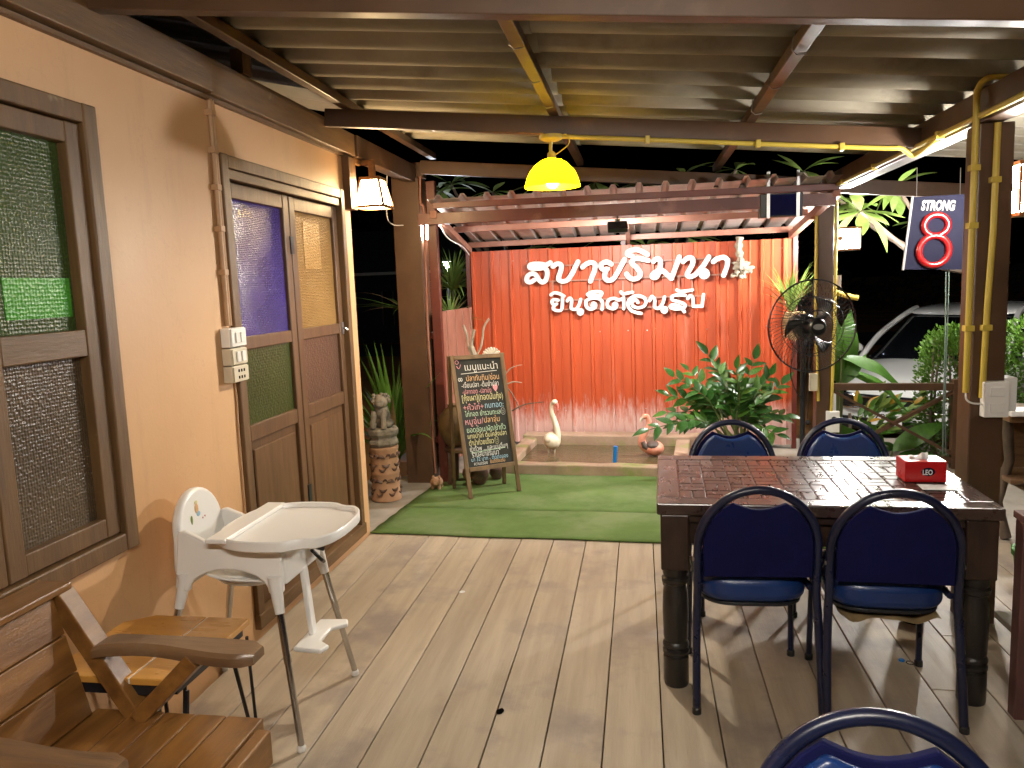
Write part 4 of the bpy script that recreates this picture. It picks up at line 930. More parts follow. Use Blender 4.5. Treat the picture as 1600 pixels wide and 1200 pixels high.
for sx, x in ((-1, X0+.05), (1, X1-.035)):
    for sy, y in ((-1, Y0+.04), (1, Y1-.03)):
        ft = V((x+sx*.015, y+sy*.05, .006)); mb = MB()
        for dx, dy in ((.03, 0), (-.03, 0), (0, -.045)): mb.tube([(x+dx*1.2, y+dy*sy, ZT-.05), ft+V((dx*.1, dy*.1, 0))], .0055, 6)
        mb.lathe([(.013, 0), (.013, .008)], (ft.x, ft.y, .0005), 10); mb.build('hairpin_leg', 'black_metal', st, smooth=True)

# ================================================================== chalk board
cb = thing('chalkboard_stand', 'folding chalkboard with handwritten Thai menu on the green mat', 'chalkboard', (-1.15, 5.6, 0))
FL, FR, RL, RR = gz(733, 780, .02), gz(814, 766, .02), gz(710, 762, .02), gz(788, 755, .02)
TL, TR = oy(702, 556, 5.50), oy(786, 551, 5.66)
bu = (TR-TL); bw = bu.length; bu.normalize(); bd = ((FL-TL)+(FR-TR)).normalized(); bn_ = bd.cross(bu).normalized()
if bn_.y > 0: bn_ = -bn_
Ln = (FL-TL).length
def BP(u, v, n=0): return TL+(FL-TL)*v+bu*(bw*u)+((FR-TR)-(FL-TL))*(u*v)+bn_*n
for u in (.035, .965): MB().bar(BP(u, 0), BP(u, 1), .03, .024, bn_).build('leg', 'board_wood', cb, bev=.003)
for v in (.018, .80): MB().bar(BP(.07, v), BP(.93, v), .03, .034, bn_).build('rail', 'board_wood', cb, bev=.003)
MB().grid(lambda u, v: BP(.06+.88*u, .03+.76*v, -.002), 10, 24).build('board', 'chalk_board', cb, solid=.008)
for a, b_ in ((TL, RL), (TR, RR)): MB().bar(a+bn_*-.03, b_, .026, .03, bn_).build('rear_leg', 'board_wood', cb, bev=.003)
MB().bar(RL.lerp(TL, .28)-bn_*.01, RR.lerp(TR, .28)-bn_*.01, .02, .03, bn_).build('rear_rail', 'board_wood', cb)
for (body, u0, u1, v, h_, m_), t_ in zip(BOARD, BTXT):
    o_ = BP(.08+.84*u0, .035+.75*v+.012, .0045); e = BP(.08+.84*u1, .035+.75*v+.012, .0045)
    ud = (e-o_); w_ = ud.length; ud.normalize()
    place_text(t_, o_, ud, -bd, 'chalk_writing', m_, cb, w=w_, h=.058*h_, n=bn_)
for u0, u1, v, m_ in ((.10, .90, .117, 'chalk_white'), (.08, .86, .855, 'chalk_green')):
    MB().bar(BP(.08+.84*u0, .035+.75*v+.01, .0045), BP(.08+.84*u1, .035+.75*v, .0045), .004, .001, bn_).build('chalk_line', m_, cb)
MB().tube([BP(.10+.055*a, .075+.02*math.sin(a*2.4), .005) for a in (0, .3, .6, .9, 1.2, 1.5)], .0025, 5).tube([BP(.115+.03*math.cos(a), .05+.013*math.sin(a), .005) for a in [k*.63 for k in range(11)]], .0022, 5).build('chalk_doodle', 'chalk_pink', cb)
MB().tube([BP(.10+.075*k/8, .172+.012*math.sin(k*.78), .005) for k in range(9)], .0022, 5).tube([BP(.10+.075*k/8, .172-.012*math.sin(k*.78), .005) for k in range(9)], .0022, 5).build('chalk_fish', 'chalk_white', cb)

# ================================================================== pottery and ornaments by the board
sx, sy = -1.90, 5.42
tp_ = thing('terracotta_stand', 'pierced terracotta cylinder stand at the house corner', 'plant stand', (sx, sy, 0))
MB().lathe([(.112, 0), (.113, .02), (.106, .03), (.104, .19), (.108, .20), (.108, .212), (.104, .222), (.102, .37), (.108, .38), (.108, .40), (.09, .405)], (sx, sy, 0), 28).build('cylinder', 'terracotta', tp_, smooth=True)
for z0 in (.11, .295):
    for k in range(7):
        a = 2*math.pi*k/7+(.3 if z0 > .2 else 0)
        for da, dz, l, rr in ((0, .03, .062, .015), (.33, -.012, .055, .013), (.52, .04, .035, .010), (.08, -.045, .05, .011)):
            ps = []
            for i in range(7):
                q = i/6; aa = a+da+(q-.5)*l/.1; ps.append((sx+.1065*math.cos(aa), sy+.1065*math.sin(aa), z0+dz+.018*math.sin(q*math.pi)*(1 if dz > 0 else -1)))
            MB().tube(ps, [max(.002, rr*math.sin(math.pi*(i+.35)/6.8)) for i in range(7)], 6, flat=.8).build('cutout', 'clay_dark', tp_)
sc_ = thing('stone_guardian', 'weathered seated stone lion statue on the terracotta stand', 'statue', (sx, sy, .406))
MB().lathe([(.10, .407), (.118, .43), (.112, .45), (.095, .47), (.118, .50), (.122, .53), (.10, .545)], (sx, sy, 0), 8).build('plinth', 'stone', sc_, bev=.006)
mb = MB().ell((sx+.0, sy, .62), (.062, .07, .085)).ell((sx+.01, sy-.03, .665), (.055, .055, .065)).ell((sx+.012, sy-.045, .74), (.052, .055, .052)).ell((sx+.015, sy-.09, .728), (.03, .03, .026))
for q in (-1, 1): mb.ell((sx+q*.055, sy-.02, .575), (.035, .06, .035)).tube([(sx+q*.035, sy-.06, .67), (sx+q*.04, sy-.085, .60), (sx+q*.04, sy-.09, .55)], [.024, .02, .022], 8).ell((sx+q*.04, sy-.045, .785), (.014, .012, .018))
for k in range(11): a = k*.57; mb.ell((sx+.012+.05*math.cos(a), sy-.03+.04*math.sin(a*1.3), .755+.03*math.sin(a)), (.018, .018, .016), 8, 6)
mb.build('lion', 'stone', sc_, smooth=True)
pg = thing('pig_figurine', 'small brown clay pig beside the left post', 'figurine', gz(683, 765))
p = gz(683, 765)
mb = MB().ell((p.x, p.y, .06), (.05, .06, .042)).ell((p.x+.01, p.y-.055, .075), (.034, .034, .034)).ell((p.x+.012, p.y-.09, .068), (.015, .012, .013))
for q in (-1, 1): mb.tube([(p.x+q*.025, p.y-.03, .05), (p.x+q*.027, p.y-.035, 0)], .013, 7).tube([(p.x+q*.025, p.y+.03, .05), (p.x+q*.027, p.y+.035, 0)], .013, 7).ell((p.x+.01+q*.024, p.y-.045, .108), (.011, .006, .016))
mb.build('body', 'terracotta', pg, smooth=True)
stl = thing('plant_stool', 'dark wooden stool behind the chalkboard', 'stool', (-1.42, 5.86, 0))
MB().lathe([(.12, .27), (.125, .28), (.125, .30), (.12, .305)], (-1.42, 5.86, 0), 20).build('seat', 'clay_dark', stl, smooth=True)
for a in (.6, 2.2, 3.8, 5.4): MB().bar((-1.42+.08*math.cos(a), 5.86+.08*math.sin(a), .27), (-1.42+.11*math.cos(a), 5.86+.11*math.sin(a), 0), .03, .03, (1, 0, 0)).build('leg', 'clay_dark', stl)
g_ = thing('gourd_jar', 'round ochre gourd jar on the stool behind the chalkboard', 'jar', (-1.44, 5.84, .306))
MB().lathe([(.04, .307), (.075, .33), (.115, .40), (.13, .48), (.118, .56), (.08, .605), (.05, .625), (.052, .645), (.044, .645)], (-1.455, 5.84, 0), 24).build('body', 'ochre_gourd', g_, smooth=True)
for (px, py, r_, h_, m_, lb) in ((745, 765, .075, .13, 'clay_dark', 'dark round clay pot on the mat under the chalkboard'), (772, 757, .06, .10, 'clay_dark', 'smaller dark clay pot right of its twin under the chalkboard'), (727, 758, .05, .09, 'terracotta', 'little brown clay pot at the chalkboard rear leg')):
    p = gz(px, py); p.y += .12
    tag(MB().lathe([(r_*.6, .02), (r_, .02+h_*.45), (r_*.85, .02+h_*.85), (r_*.6, .02+h_*.92), (r_*.68, .02+h_), (r_*.5, .02+h_)], (p.x, p.y, 0), 20).build('clay_pot', m_, smooth=True), lb, 'pot', 'clay pots around the chalkboard')
dw = thing('driftwood_carving', 'pale antler-like driftwood standing behind the chalkboard', 'driftwood', (-1.25, 6.2, 0))
def PX(L, y): return [oy(a, b_, y) for a, b_ in L]
MB().tube(crom(PX([(742, 640), (740, 590), (742, 560), (737, 540), (741, 515)], 6.2)), [.03]*8+[.024]*10+[.012]*7, 8).build('stem', 'driftwood', dw, smooth=True)
MB().tube(crom(PX([(742, 565), (733, 545), (730, 525), (724, 508)], 6.2), 5), .010, 7).build('branch', 'driftwood', dw, smooth=True)
MB().tube(crom(PX([(742, 560), (752, 540), (756, 512), (764, 498)], 6.2), 5), .009, 7).build('branch', 'driftwood', dw, smooth=True)
fs = thing('scallop_shell', 'white ribbed shell fan standing behind the chalkboard', 'shell', oy(768, 560, 6.05))
for k in range(9):
    a = math.radians(10+20*k); c = oy(768, 556, 6.05); e = c+V((.075*math.cos(a), 0, .07*math.sin(a)))
    MB().tube([c, c.lerp(e, .6), e], [.006, .012, .009], 7).build('rib', 'shell_white', fs, smooth=True)
for i, L in enumerate(([(786, 590), (795, 578), (806, 572), (816, 570)], [(786, 605), (800, 597), (815, 598)], [(800, 642), (820, 632), (850, 628)], [(786, 600), (800, 615), (812, 640)])):
    tag(MB().tube(crom(PX(L, 6.35), 5), [.008-.0004*k for k in range((len(L)-1)*5+1)], 6).build('driftwood_twig', ['driftwood', 'driftwood', 'bark', 'bark'][i], smooth=True),
        ['upper pale curved twig right of the chalkboard', 'second pale twig right of the chalkboard', 'dark thin twig reaching towards the white flamingo', 'bent brown twig close to the chalkboard edge'][i], 'twig')
hr = thing('hanging_root', 'gnarled grey root hanging on the red fence right of the lettering', 'root', FP(1.29, -.05, 1.5))
def FNX(x, y, off): u_, z_ = fuz(x, y, off); return FP(u_, -off, z_)
pth = [FNX(x, y, .06) for x, y in ((1156, 370), (1154, 385), (1156, 402), (1158, 415), (1160, 426))]
MB().tube(crom(pth, 5), [.03+.008*math.sin(i*1.7) for i in range(21)], 9).build('stem', 'driftwood', hr, smooth=True)
mb = MB()
for (x, y, rx, ry, rz) in ((1158, 414, .06, .045, .055), (1166, 421, .055, .04, .035), (1152, 424, .03, .03, .04), (1147, 430, .035, .02, .02), (1160, 431, .028, .025, .03)):
    c = FNX(x, y, .075); e = MB().ell((0, 0, 0), (rx, ry, rz), 18, 12)
    mb.add([c+p*(1+.22*math.sin(p.x*110+x)+.18*math.sin(p.z*140+y)+.14*math.sin((p.x+p.z)*230)) for p in e.v], e.f)
mb.build('burl', 'driftwood', hr, smooth=True)
# ================================================================== flamingos and fountain
def flamingo(name_label, yy, body, neck, head, beak, mat, s=1):
    b0 = oy(*body, yy); t = thing('flamingo', name_label, 'flamingo', (b0.x, b0.y, .05), 'flamingo ornaments in the pond')
    return t, b0
t, b0 = flamingo('white flamingo ornament standing at the left of the pond', 6.72, (863, 688), 0, 0, 0, 0)
mb = MB(); prof = [(856, 692, .03), (858, 683, .072), (866, 681, .083), (874, 689, .06), (868, 692, .04)]
nk = [(870, 690), (871, 678), (868, 662), (862, 645), (862, 632), (866, 626)]
mb.ell(b0+V((.0, 0, .0)), (.078, .095, .078), 18, 12)
mb.tube(crom(PX(nk, 6.70), 5), [.034-.0009*i for i in range(26)], 10)
mb.ell(oy(866.5, 628, 6.69), (.028, .034, .024)); mb.build('body', 'flamingo_white', t, smooth=True)
MB().tube(crom(PX([(868, 629), (871, 634), (871, 642)], 6.68), 4), [.018, .018, .017, .015, .013, .011, .009, .006, .004], 8).build('beak', 'beak_pink', t, smooth=True)
for q in (-6, 3): MB().tube([oy(863+q, 698, 6.72), oy(863+q, 703, 6.72)-V((0, 0, .06))], .009, 6).build('leg', 'flamingo_white', t)
MB().ell(b0+V((-.02, -.03, .02)), (.055, .07, .05)).build('wing', 'flamingo_white', t, smooth=True)
t, b0 = flamingo('pink flamingo ornament sitting low at the right of the pond', 6.62, (1022, 700), 0, 0, 0, 0)
MB().ell(b0, (.085, .10, .062), 18, 12).tube(crom(PX([(1012, 702), (1004, 694), (1004, 684), (1010, 674), (1014, 662), (1012, 651), (1008, 649)], 6.6), 5), [.04-.0009*i for i in range(31)], 10).ell(oy(1007, 651, 6.6), (.026, .03, .022)).build('body', 'flamingo_pink', t, smooth=True)
MB().tube(PX([(1005, 652), (1002, 655), (1001, 660)], 6.59), [.016, .014, .006], 8).build('beak', 'shell_white', t, smooth=True)
MB().ell(b0+V((-.01, -.02, .03)), (.06, .08, .038)).build('wing', 'grey_paint', t, smooth=True)
MB().tube(PX([(1004, 690), (1007, 697), (1014, 702)], 6.57), [.02, .026, .02], 8).build('throat', 'grey_paint', t, smooth=True)
p = gz(960, 722, .055); tag(MB().tube([(p.x, p.y, .02), (p.x+.006, p.y, .10), (p.x+.012, p.y, .19)], [.016, .017, .018], 10).build('fountain_pipe', 'blue_plastic', smooth=True), 'short blue plastic pipe standing in the pond water', 'pipe')
# ================================================================== pedestal fan
fn = thing('pedestal_fan', 'black pedestal fan with round wire guard by the right post', 'fan', (1.03, 5.62, 0))
fd = V((.27, -.96, -.03)).normalized(); fc = V((1.145, 5.50, 1.20)); fm = frame_m(fc, fd)
def FQ(x, y, z): return fm @ V((x, y, z))
R_ = .312
mb = MB().tube([FQ(R_*math.cos(2*math.pi*i/40), 0, R_*math.sin(2*math.pi*i/40)) for i in range(41)], .006, 6, cap=False); mb.build('guard_rim', 'black_metal', fn, smooth=True)
for sgn, nm in ((1, 'front_guard'), (-1, 'rear_guard')):
    mb = MB(); nw = 64
    for k in range(nw):
        a = 2*math.pi*k/nw; ps = []
        for i in range(6):
            q = i/5; r_ = .045+(R_-.045)*q; dep = sgn*(.07*(1-q**3)); aa = a+.25*(1-q); ps.append(FQ(r_*math.cos(aa), dep, r_*math.sin(aa)))
        mb.tube(ps, .0018, 4, cap=False)
    for r_, dep in ((.11, .066), (.20, .045)): mb.tube([FQ(r_*math.cos(2*math.pi*i/30), sgn*dep, r_*math.sin(2*math.pi*i/30)) for i in range(31)], .003, 5, cap=False)
    mb.build(nm, 'guard_wire', fn)
mb = MB().tube([FQ(0, .066, 0), FQ(0, .080, 0)], [.062, .05], 24); mb.build('front_badge', 'black_plastic', fn, smooth=True)
MB().add([FQ(.038*math.cos(k*.39), .0815, .02*math.sin(k*.39)) for k in range(16)]+[FQ(.038*math.cos(k*.39), .079, .02*math.sin(k*.39)) for k in range(16)], [tuple(range(16))]+[(i, (i+1) % 16, 16+(i+1) % 16, 16+i) for i in range(16)]).build('logo_plate', 'grey_print', fn)
MB().tube([FQ(0, -.04, 0), FQ(0, .04, 0)], .045, 18).build('hub', 'black_plastic', fn, smooth=True)
for k in range(3):
    a0 = k*2.094+.4
    def bl(u, v):
        r_ = .045+.15*u; a = a0+(v-.5)*(.42+.2*u)-.5*u
        return FQ(r_*math.cos(a), .03*(v-.5)*2, r_*math.sin(a))
    MB().grid(bl, 8, 6).build('blade', 'black_plastic', fn, smooth=True, solid=.002)
MB().tube([FQ(0, -.06, 0), FQ(0, -.09, 0), FQ(0, -.20, 0), FQ(0, -.245, 0)], [.06, .078, .074, .045], 20).build('motor', 'black_plastic', fn, smooth=True)
mp_ = FQ(0, -.13, 0)
MB().tube([mp_+V((0, 0, -.06)), mp_+V((0, .0, -.14))], [.03, .024], 12).build('neck', 'black_plastic', fn, smooth=True)
MB().tube([(mp_.x, mp_.y, mp_.z-.13), (mp_.x, mp_.y, .03)], .017, 12).build('pole', 'black_metal', fn, smooth=True)
MB().lathe([(.22, 0), (.22, .02), (.06, .04), (.03, .09)], (mp_.x, mp_.y, 0), 28).build('base', 'black_metal', fn, smooth=True)
MB().tube(crom([mp_+V((-.03, -.03, -.05)), (mp_.x-.09, mp_.y-.05, .92), (mp_.x-.07, mp_.y-.05, .78), (mp_.x-.01, mp_.y-.04, .68)]), .004, 6).build('cable', 'black_plastic', fn, smooth=True)
# ================================================================== railings and things on the right
rl = thing('cross_railing', 'brown railing with crossed braces between post and hedge', 'railing', (1.95, 6.42, 0))
MB().bar((1.48, 6.42, .655), (2.43, 6.42, .64), .05, .055).build('top_rail', 'steel_brown', rl, bev=.004)
MB().bar((1.48, 6.42, .06), (2.43, 6.42, .06), .05, .05).build('bottom_rail', 'steel_brown', rl, bev=.004)
MB().bar((1.50, 6.405, .62), (2.42, 6.405, .09), .022, .05, (0, 1, 0)).build('brace', 'steel_brown', rl); MB().bar((1.50, 6.43, .09), (2.42, 6.43, .62), .022, .05, (0, 1, 0)).build('brace', 'steel_brown', rl)
MB().bx(2.375, 2.435, 6.39, 6.45, -.02, .70).build('rail_post', 'steel_brown', rl, bev=.004)
r2 = thing('slat_railing', 'low purplish slatted railing at the right end of the dining table', 'railing', (1.9, 2.76, 0))
MB().bx(1.245, 1.30, 2.735, 2.79, 0, .70).build('rail_post', 'purple_paint', r2, bev=.004)
MB().bx(2.5, 2.55, 2.735, 2.79, 0, .70).build('rail_post', 'purple_paint', r2, bev=.004)
for z, h_ in ((.64, .05), (.53, .06), (.40, .02), (.28, .03), (.17, .06), (.06, .05)): MB().bx(1.302, 2.498, 2.75, 2.775, z, z+h_).build('slat', 'purple_paint', r2, bev=.003)
MB().bx(1.24, 2.56, 2.72, 2.80, .702, .728).build('cap_rail', 'purple_paint', r2, bev=.004)
bk_ = thing('green_bucket', 'bright green plastic bucket behind the slatted railing', 'bucket', (1.52, 3.05, 0))
c = oy(1606, 950, 3.05)
MB().lathe([(.085, .21), (.115, .47), (.122, .475), (.122, .495), (.11, .495), (.08, .22)], (c.x+.065, 3.05, 0), 24, cap=False).lathe([(.085, .205), (.085, .212)], (c.x+.065, 3.05, 0), 24).build('pail', 'green_plastic', bk_, smooth=True)
MB().bx(c.x-.06, c.x+.20, 2.93, 3.18, .18, .204).build('shelf', 'concrete', bk_)
MB().tube([(c.x+.065+.122*math.cos(a), 3.05-.02+.05*math.sin(a*1.0), .475-.13*math.sin(a)) for a in [math.pi*k/10 for k in range(11)]], .003, 5).build('handle', 'steel', bk_)
wb = thing('wooden_bench', 'orange brown slab bench behind the thick right post', 'bench', (2.35, 4.9, 0))
MB().bx(1.98, 2.6, 4.55, 4.95, .70, .745).build('slab', 'teak_x', wb, bev=.008)
MB().bx(1.98, 2.6, 4.97, 5.01, .35, .69).build('front_board', 'teak_x', wb, bev=.006)
MB().bx(2.02, 2.6, 4.60, 4.90, .34, .37).build('shelf', 'teak_x', wb, bev=.006)
for x in (2.03, 2.55): MB().tube([(x, 4.7, .70), (x+.03, 4.72, .45), (x-.02, 4.75, .2), (x+.02, 4.7, 0)], [.03, .026, .034, .03], 9).build('leg', 'bark', wb, smooth=True)
MB().bx(1.92, 2.6, 4.40, 4.545, .76, .79).build('table_edge', 'white_matt', wb, bev=.005)
a = oy(1310, 440, 6.5); tag(MB().bx(a.x-.03, a.x+.03, 6.53, 6.545, a.z-.05, a.z+.05).build('hanging_tag', 'white_paper'), 'small pale blue tag hanging under the far box lantern', 'tag')
tag(MB().tube(crom([oy(1296, 452, 6.7), oy(1310, 458, 6.7), oy(1322, 462, 6.7), oy(1341, 466, 6.7)], 4), .022, 9).build('yellow_tube', 'yellow_conduit', smooth=True), 'short yellow tube end sticking out behind the fan', 'tube')
# ================================================================== plants
def leaf_data(name, mat, wfun, droop=.25, fold=.18, n=7, wave=0):
    mb = MB(); vs = []; fs = []
    for i in range(n+1):
        q = i/n; w = wfun(q); z = -droop*q*q
        for s_ in (-1, 0, 1): vs.append((s_*w/2, q, z+fold*abs(s_)*w/2+wave*math.sin(q*14)*abs(s_)))
    for i in range(n):
        for k in range(2): fs.append((i*3+k, i*3+k+1, (i+1)*3+k+1, (i+1)*3+k))
    me = bpy.data.meshes.new(name); me.from_pydata(vs, [], fs); me.materials.append(MATS[mat])
    for p in me.polygons: p.use_smooth = True
    return me
ov = lambda w, a=.75: (lambda q: max(.012, w*math.sin(math.pi*min(1, q**a*.97+.015))))
L_zz = [leaf_data('leaf', 'leaf_dark', ov(.46), d, .22) for d in (.05, .2, .32)]+[leaf_data('leaf', 'leaf_mid', ov(.44), .15, .2)]
L_fr = [leaf_data('leaf', 'leaf_pale', ov(.30, 1.25), d, .15, 8) for d in (.1, .3, .5)]
L_bn = [leaf_data('leaf', 'leaf_mid', ov(.36, .8), d, .2, 12, .012) for d in (.15, .45, .7)]
L_cr = [leaf_data('leaf', m_, ov(.42, .9), .25, .15) for m_ in ('leaf_croton', 'leaf_pale', 'leaf_mid')]
def blade(parent, p, d, L, w, droop, mat, nm='leaf', n=8):
    d = V(d).normalized(); sd = d.cross(V((0, 0, 1)))
    sd = sd.normalized() if sd.length > .05 else V((random.uniform(-1, 1), random.uniform(-1, 1), 0)).normalized()
    vs = []; P = V(p); dd = d.copy()
    for i in range(n+1):
        q = i/n; ww = w*(.55+.45*math.sin(math.pi*min(1, q*1.1+.1)))*(1 if q < .6 else max(.03, 1-((q-.6)/.4)**1.5))
        up = sd.cross(dd)
        vs += [P-sd*ww/2+up*ww*.18, P, P+sd*ww/2+up*ww*.18]
        P = P+dd*(L/n); dd = (dd+V((0, 0, -droop/n*(1+q)))).normalized()
    mb = MB().add(vs, [(i*3+k, i*3+k+1, (i+1)*3+k+1, (i+1)*3+k) for i in range(n) for k in range(2)])
    return mb.build(nm, mat, parent, smooth=True)
# glossy potted plant by the pond
zz = thing('potted_plant', 'dark glossy many-leaved potted plant between pond and fan', 'plant', (.72, 6.15, 0))
MB().lathe([(.13, 0), (.17, .02), (.21, .24), (.225, .25), (.225, .29), (.195, .29), (.19, .25)], (.72, 6.15, 0), 26).build('pot', 'concrete', zz, smooth=True)
MB().lathe([(.001, .262), (.192, .262)], (.72, 6.15, 0), 20, cap=False).build('potting_soil', 'clay_dark', zz)
rnd = random.Random(5)
ends = [(1105, 552), (1052, 588), (1075, 578), (1045, 618), (1012, 672), (1040, 645), (1180, 560), (1205, 585), (1222, 600), (1150, 575), (1130, 600), (1228, 650), (1160, 610), (1195, 620), (1090, 630), (1215, 680), (1060, 660), (1180, 650), (1120, 575)]
for i, (ex, ey) in enumerate(ends):
    yy = 6.15+rnd.uniform(-.28, .25); E_ = oy(ex, ey, yy); b0 = V((.72+rnd.uniform(-.08, .08), 6.15+rnd.uniform(-.08, .08), .25))
    md = b0.lerp(E_, .5)+V((0, 0, .10+.06*abs(E_.x-b0.x)))
    cv = crom([b0, b0.lerp(md, .55)+V((0, 0, .04)), md, E_], 6)
    MB().tube(cv, [.010-.0004*k for k in range(len(cv))], 6).build('stem', 'stem', zz, smooth=True)
    nl = 8
    for k in range(nl):
        q = .36+.62*k/(nl-1); idx = min(int(q*(len(cv)-1)), len(cv)-2); p = cv[idx].lerp(cv[idx+1], q*(len(cv)-1)-idx); tdir = (cv[idx+1]-cv[idx]).normalized()
        sd = tdir.cross(V((0, -.6, .8))).normalized()
        for s_ in ((-1, 1) if k < nl-1 else (0,)):
            d = (tdir*.75+sd*s_*.9+V((rnd.uniform(-.2, .2), rnd.uniform(-.3, .1), rnd.uniform(-.1, .3)))).normalized()
            share(rnd.choice(L_zz), 'leaf', zz, frame_m(p, d, (rnd.uniform(-.3, .3), -.55, .8), rnd.uniform(.10, .145)))
# long strap plants left of the post
def strap_plant(name, label, base, n, L, w, droop, mat, spread, pot=None, seed=1, lean=(0, 0), stem=0, group=None):
    rr = random.Random(seed); t = thing(name, label, 'plant', (base[0], base[1], base[2]), group)
    if pot: MB().lathe([(pot*.7, 0), (pot, .2), (pot*1.05, .22), (pot*.9, .22)], base, 20).build('pot', 'terracotta', t, smooth=True)
    z = base[2]+(.2 if pot else 0)+stem
    if stem: MB().tube([(base[0], base[1], base[2]), (base[0]+.02, base[1], base[2]+stem*.5), (base[0], base[1], z)], .015, 7).build('stem', 'stem', t, smooth=True)
    for i in range(n):
        a = 2*math.pi*i/n*2.4+rr.uniform(-.3, .3); e = rr.uniform(*spread)
        d = (math.cos(a)*math.sin(e)+lean[0], math.sin(a)*math.sin(e)+lean[1], math.cos(e))
        blade(t, (base[0]+rr.uniform(-.02, .02), base[1]+rr.uniform(-.02, .02), z), d, L*rr.uniform(.65, 1.1), w*rr.uniform(.7, 1.2), droop*rr.uniform(.5, 1.4), mat if rr.random() > .1 else 'leaf_dry')
    return t
strap_plant('strap_leaf_plant', 'tall sword-leaved pot plant behind the terracotta stand', (-2.08, 6.2, -.1), 60, 1.05, .055, .6, 'leaf_fresh', (.05, .85), .15, 3, (-.05, -.05))
strap_plant('strap_leaf_plant', 'low narrow-leaved plant right behind the thick left post', (-1.70, 6.42, -.1), 20, .75, .03, .9, 'leaf_fresh', (.1, .6), .1, 5)
strap_plant('umbrella_palm', 'thin fan of palm leaflets left of the thick left post', (-2.22, 7.15, -.5), 22, .6, .026, .5, 'leaf_fresh', (.6, 1.5), None, 8, (-.1, -.2), 1.85)
strap_plant('umbrella_palm', 'brightly lit feathery palm above the low board fence', (-1.87, 7.7, -.5), 90, .46, .026, .75, 'leaf_pale', (.15, 1.4), None, 9, (.1, -.1), 2.02)
strap_plant('umbrella_palm', 'second feathery palm behind the low board fence, nearer the post', (-1.80, 7.25, -.5), 44, .40, .022, .7, 'leaf_pale', (.3, 1.5), None, 19, (-.05, -.1), 1.72)
strap_plant('spider_plant', 'pale strap-leaved plant hanging at the right end of the red fence', tuple(FP(1.69, -.25, 1.24)), 46, .44, .024, .7, 'leaf_pale', (.05, .75), None, 12, (-.05, -.05))
hp = FP(1.66, -.18, 0)
o_ = thing('fern_pot', 'mossy fibre basket hanging behind the fan guard', 'basket', (hp.x+.05, hp.y-.1, .95))
mb = MB()
for k in range(90): a, z = rnd.uniform(0, 6.28), rnd.uniform(1.02, 1.22); mb.tube([(hp.x+.05+.085*math.cos(a), hp.y-.1+.085*math.sin(a), z), (hp.x+.05+.1*math.cos(a+.2), hp.y-.1+.1*math.sin(a+.2), z-rnd.uniform(.02, .07))], .003, 4, cap=False)
mb.lathe([(.05, 1.0), (.088, 1.1), (.088, 1.23), (.07, 1.235)], (hp.x+.05, hp.y-.1, 0), 16); mb.build('basket', 'leaf_dry', o_)
# big-leaved plants by the cross railing
def leafplant(name, label, base, leaves, data, group=None):
    t = thing(name, label, 'plant', base, group); b0 = V(base)
    for (x0, y0, x1, y1, yy, sc, up) in leaves:
        a, e = oy(x0, y0, yy), oy(x1, y1, yy-.1); d = e-a
        MB().tube(crom([b0, b0.lerp(a, .5)+V((0, 0, .08)), a], 4), .009, 6).build('leaf_stalk', 'stem', t, smooth=True)
        share(data[sc], 'leaf', t, frame_m(a, d, up, d.length))
    return t
leafplant('broad_leaf_plant', 'broad-leaved plant with one upright leaf right of the fan', (1.62, 6.75, -.5),
          [(1308, 600, 1338, 488, 6.7, 0, (.3, -.9, .1)), (1312, 590, 1300, 500, 6.75, 0, (-.6, -.7, .1)), (1318, 585, 1436, 590, 6.7, 2, (0, -.35, 1)), (1315, 560, 1425, 575, 6.65, 1, (0, -.5, 1)), (1312, 600, 1352, 560, 6.7, 1, (.2, -.8, .4)), (1310, 580, 1290, 560, 6.7, 1, (-.3, -.8, .4))], L_bn)
leafplant('broad_leaf_plant', 'low broad-leaved plant seen through the crossed braces', (1.95, 6.85, -.5),
          [(1395, 705, 1470, 650, 6.75, 1, (0, -.7, .7)), (1390, 715, 1330, 690, 6.75, 1, (0, -.6, .8)), (1385, 715, 1440, 735, 6.7, 2, (0, -.5, .9)), (1380, 700, 1350, 655, 6.8, 0, (0, -.8, .5)), (1400, 715, 1490, 705, 6.7, 1, (0, -.6, .9)), (1360, 715, 1310, 660, 6.8, 0, (0, -.8, .5))], L_bn)
t = thing('croton', 'croton shrub with orange and yellow-green leaves in front of the car plate', 'plant', (1.78, 6.95, -.5))
for k in range(60):
    c = oy(1375+rnd.gauss(0, 24), 655+rnd.gauss(0, 18), 6.95+rnd.uniform(-.12, .12)); d = (c-V((1.78, 6.95, .1))).normalized()+V((rnd.uniform(-.5, .5), -.3, rnd.uniform(-.2, .4)))
    share(L_cr[0 if k % 9 == 0 else rnd.choice((1, 2, 2))], 'leaf', t, frame_m(c, d, (0, -.5, .8), rnd.uniform(.09, .15)))
MB().tube([(1.78, 6.95, -.5), (1.77, 6.93, .0), (1.76, 6.95, .35)], .014, 7).build('stem', 'bark', t)
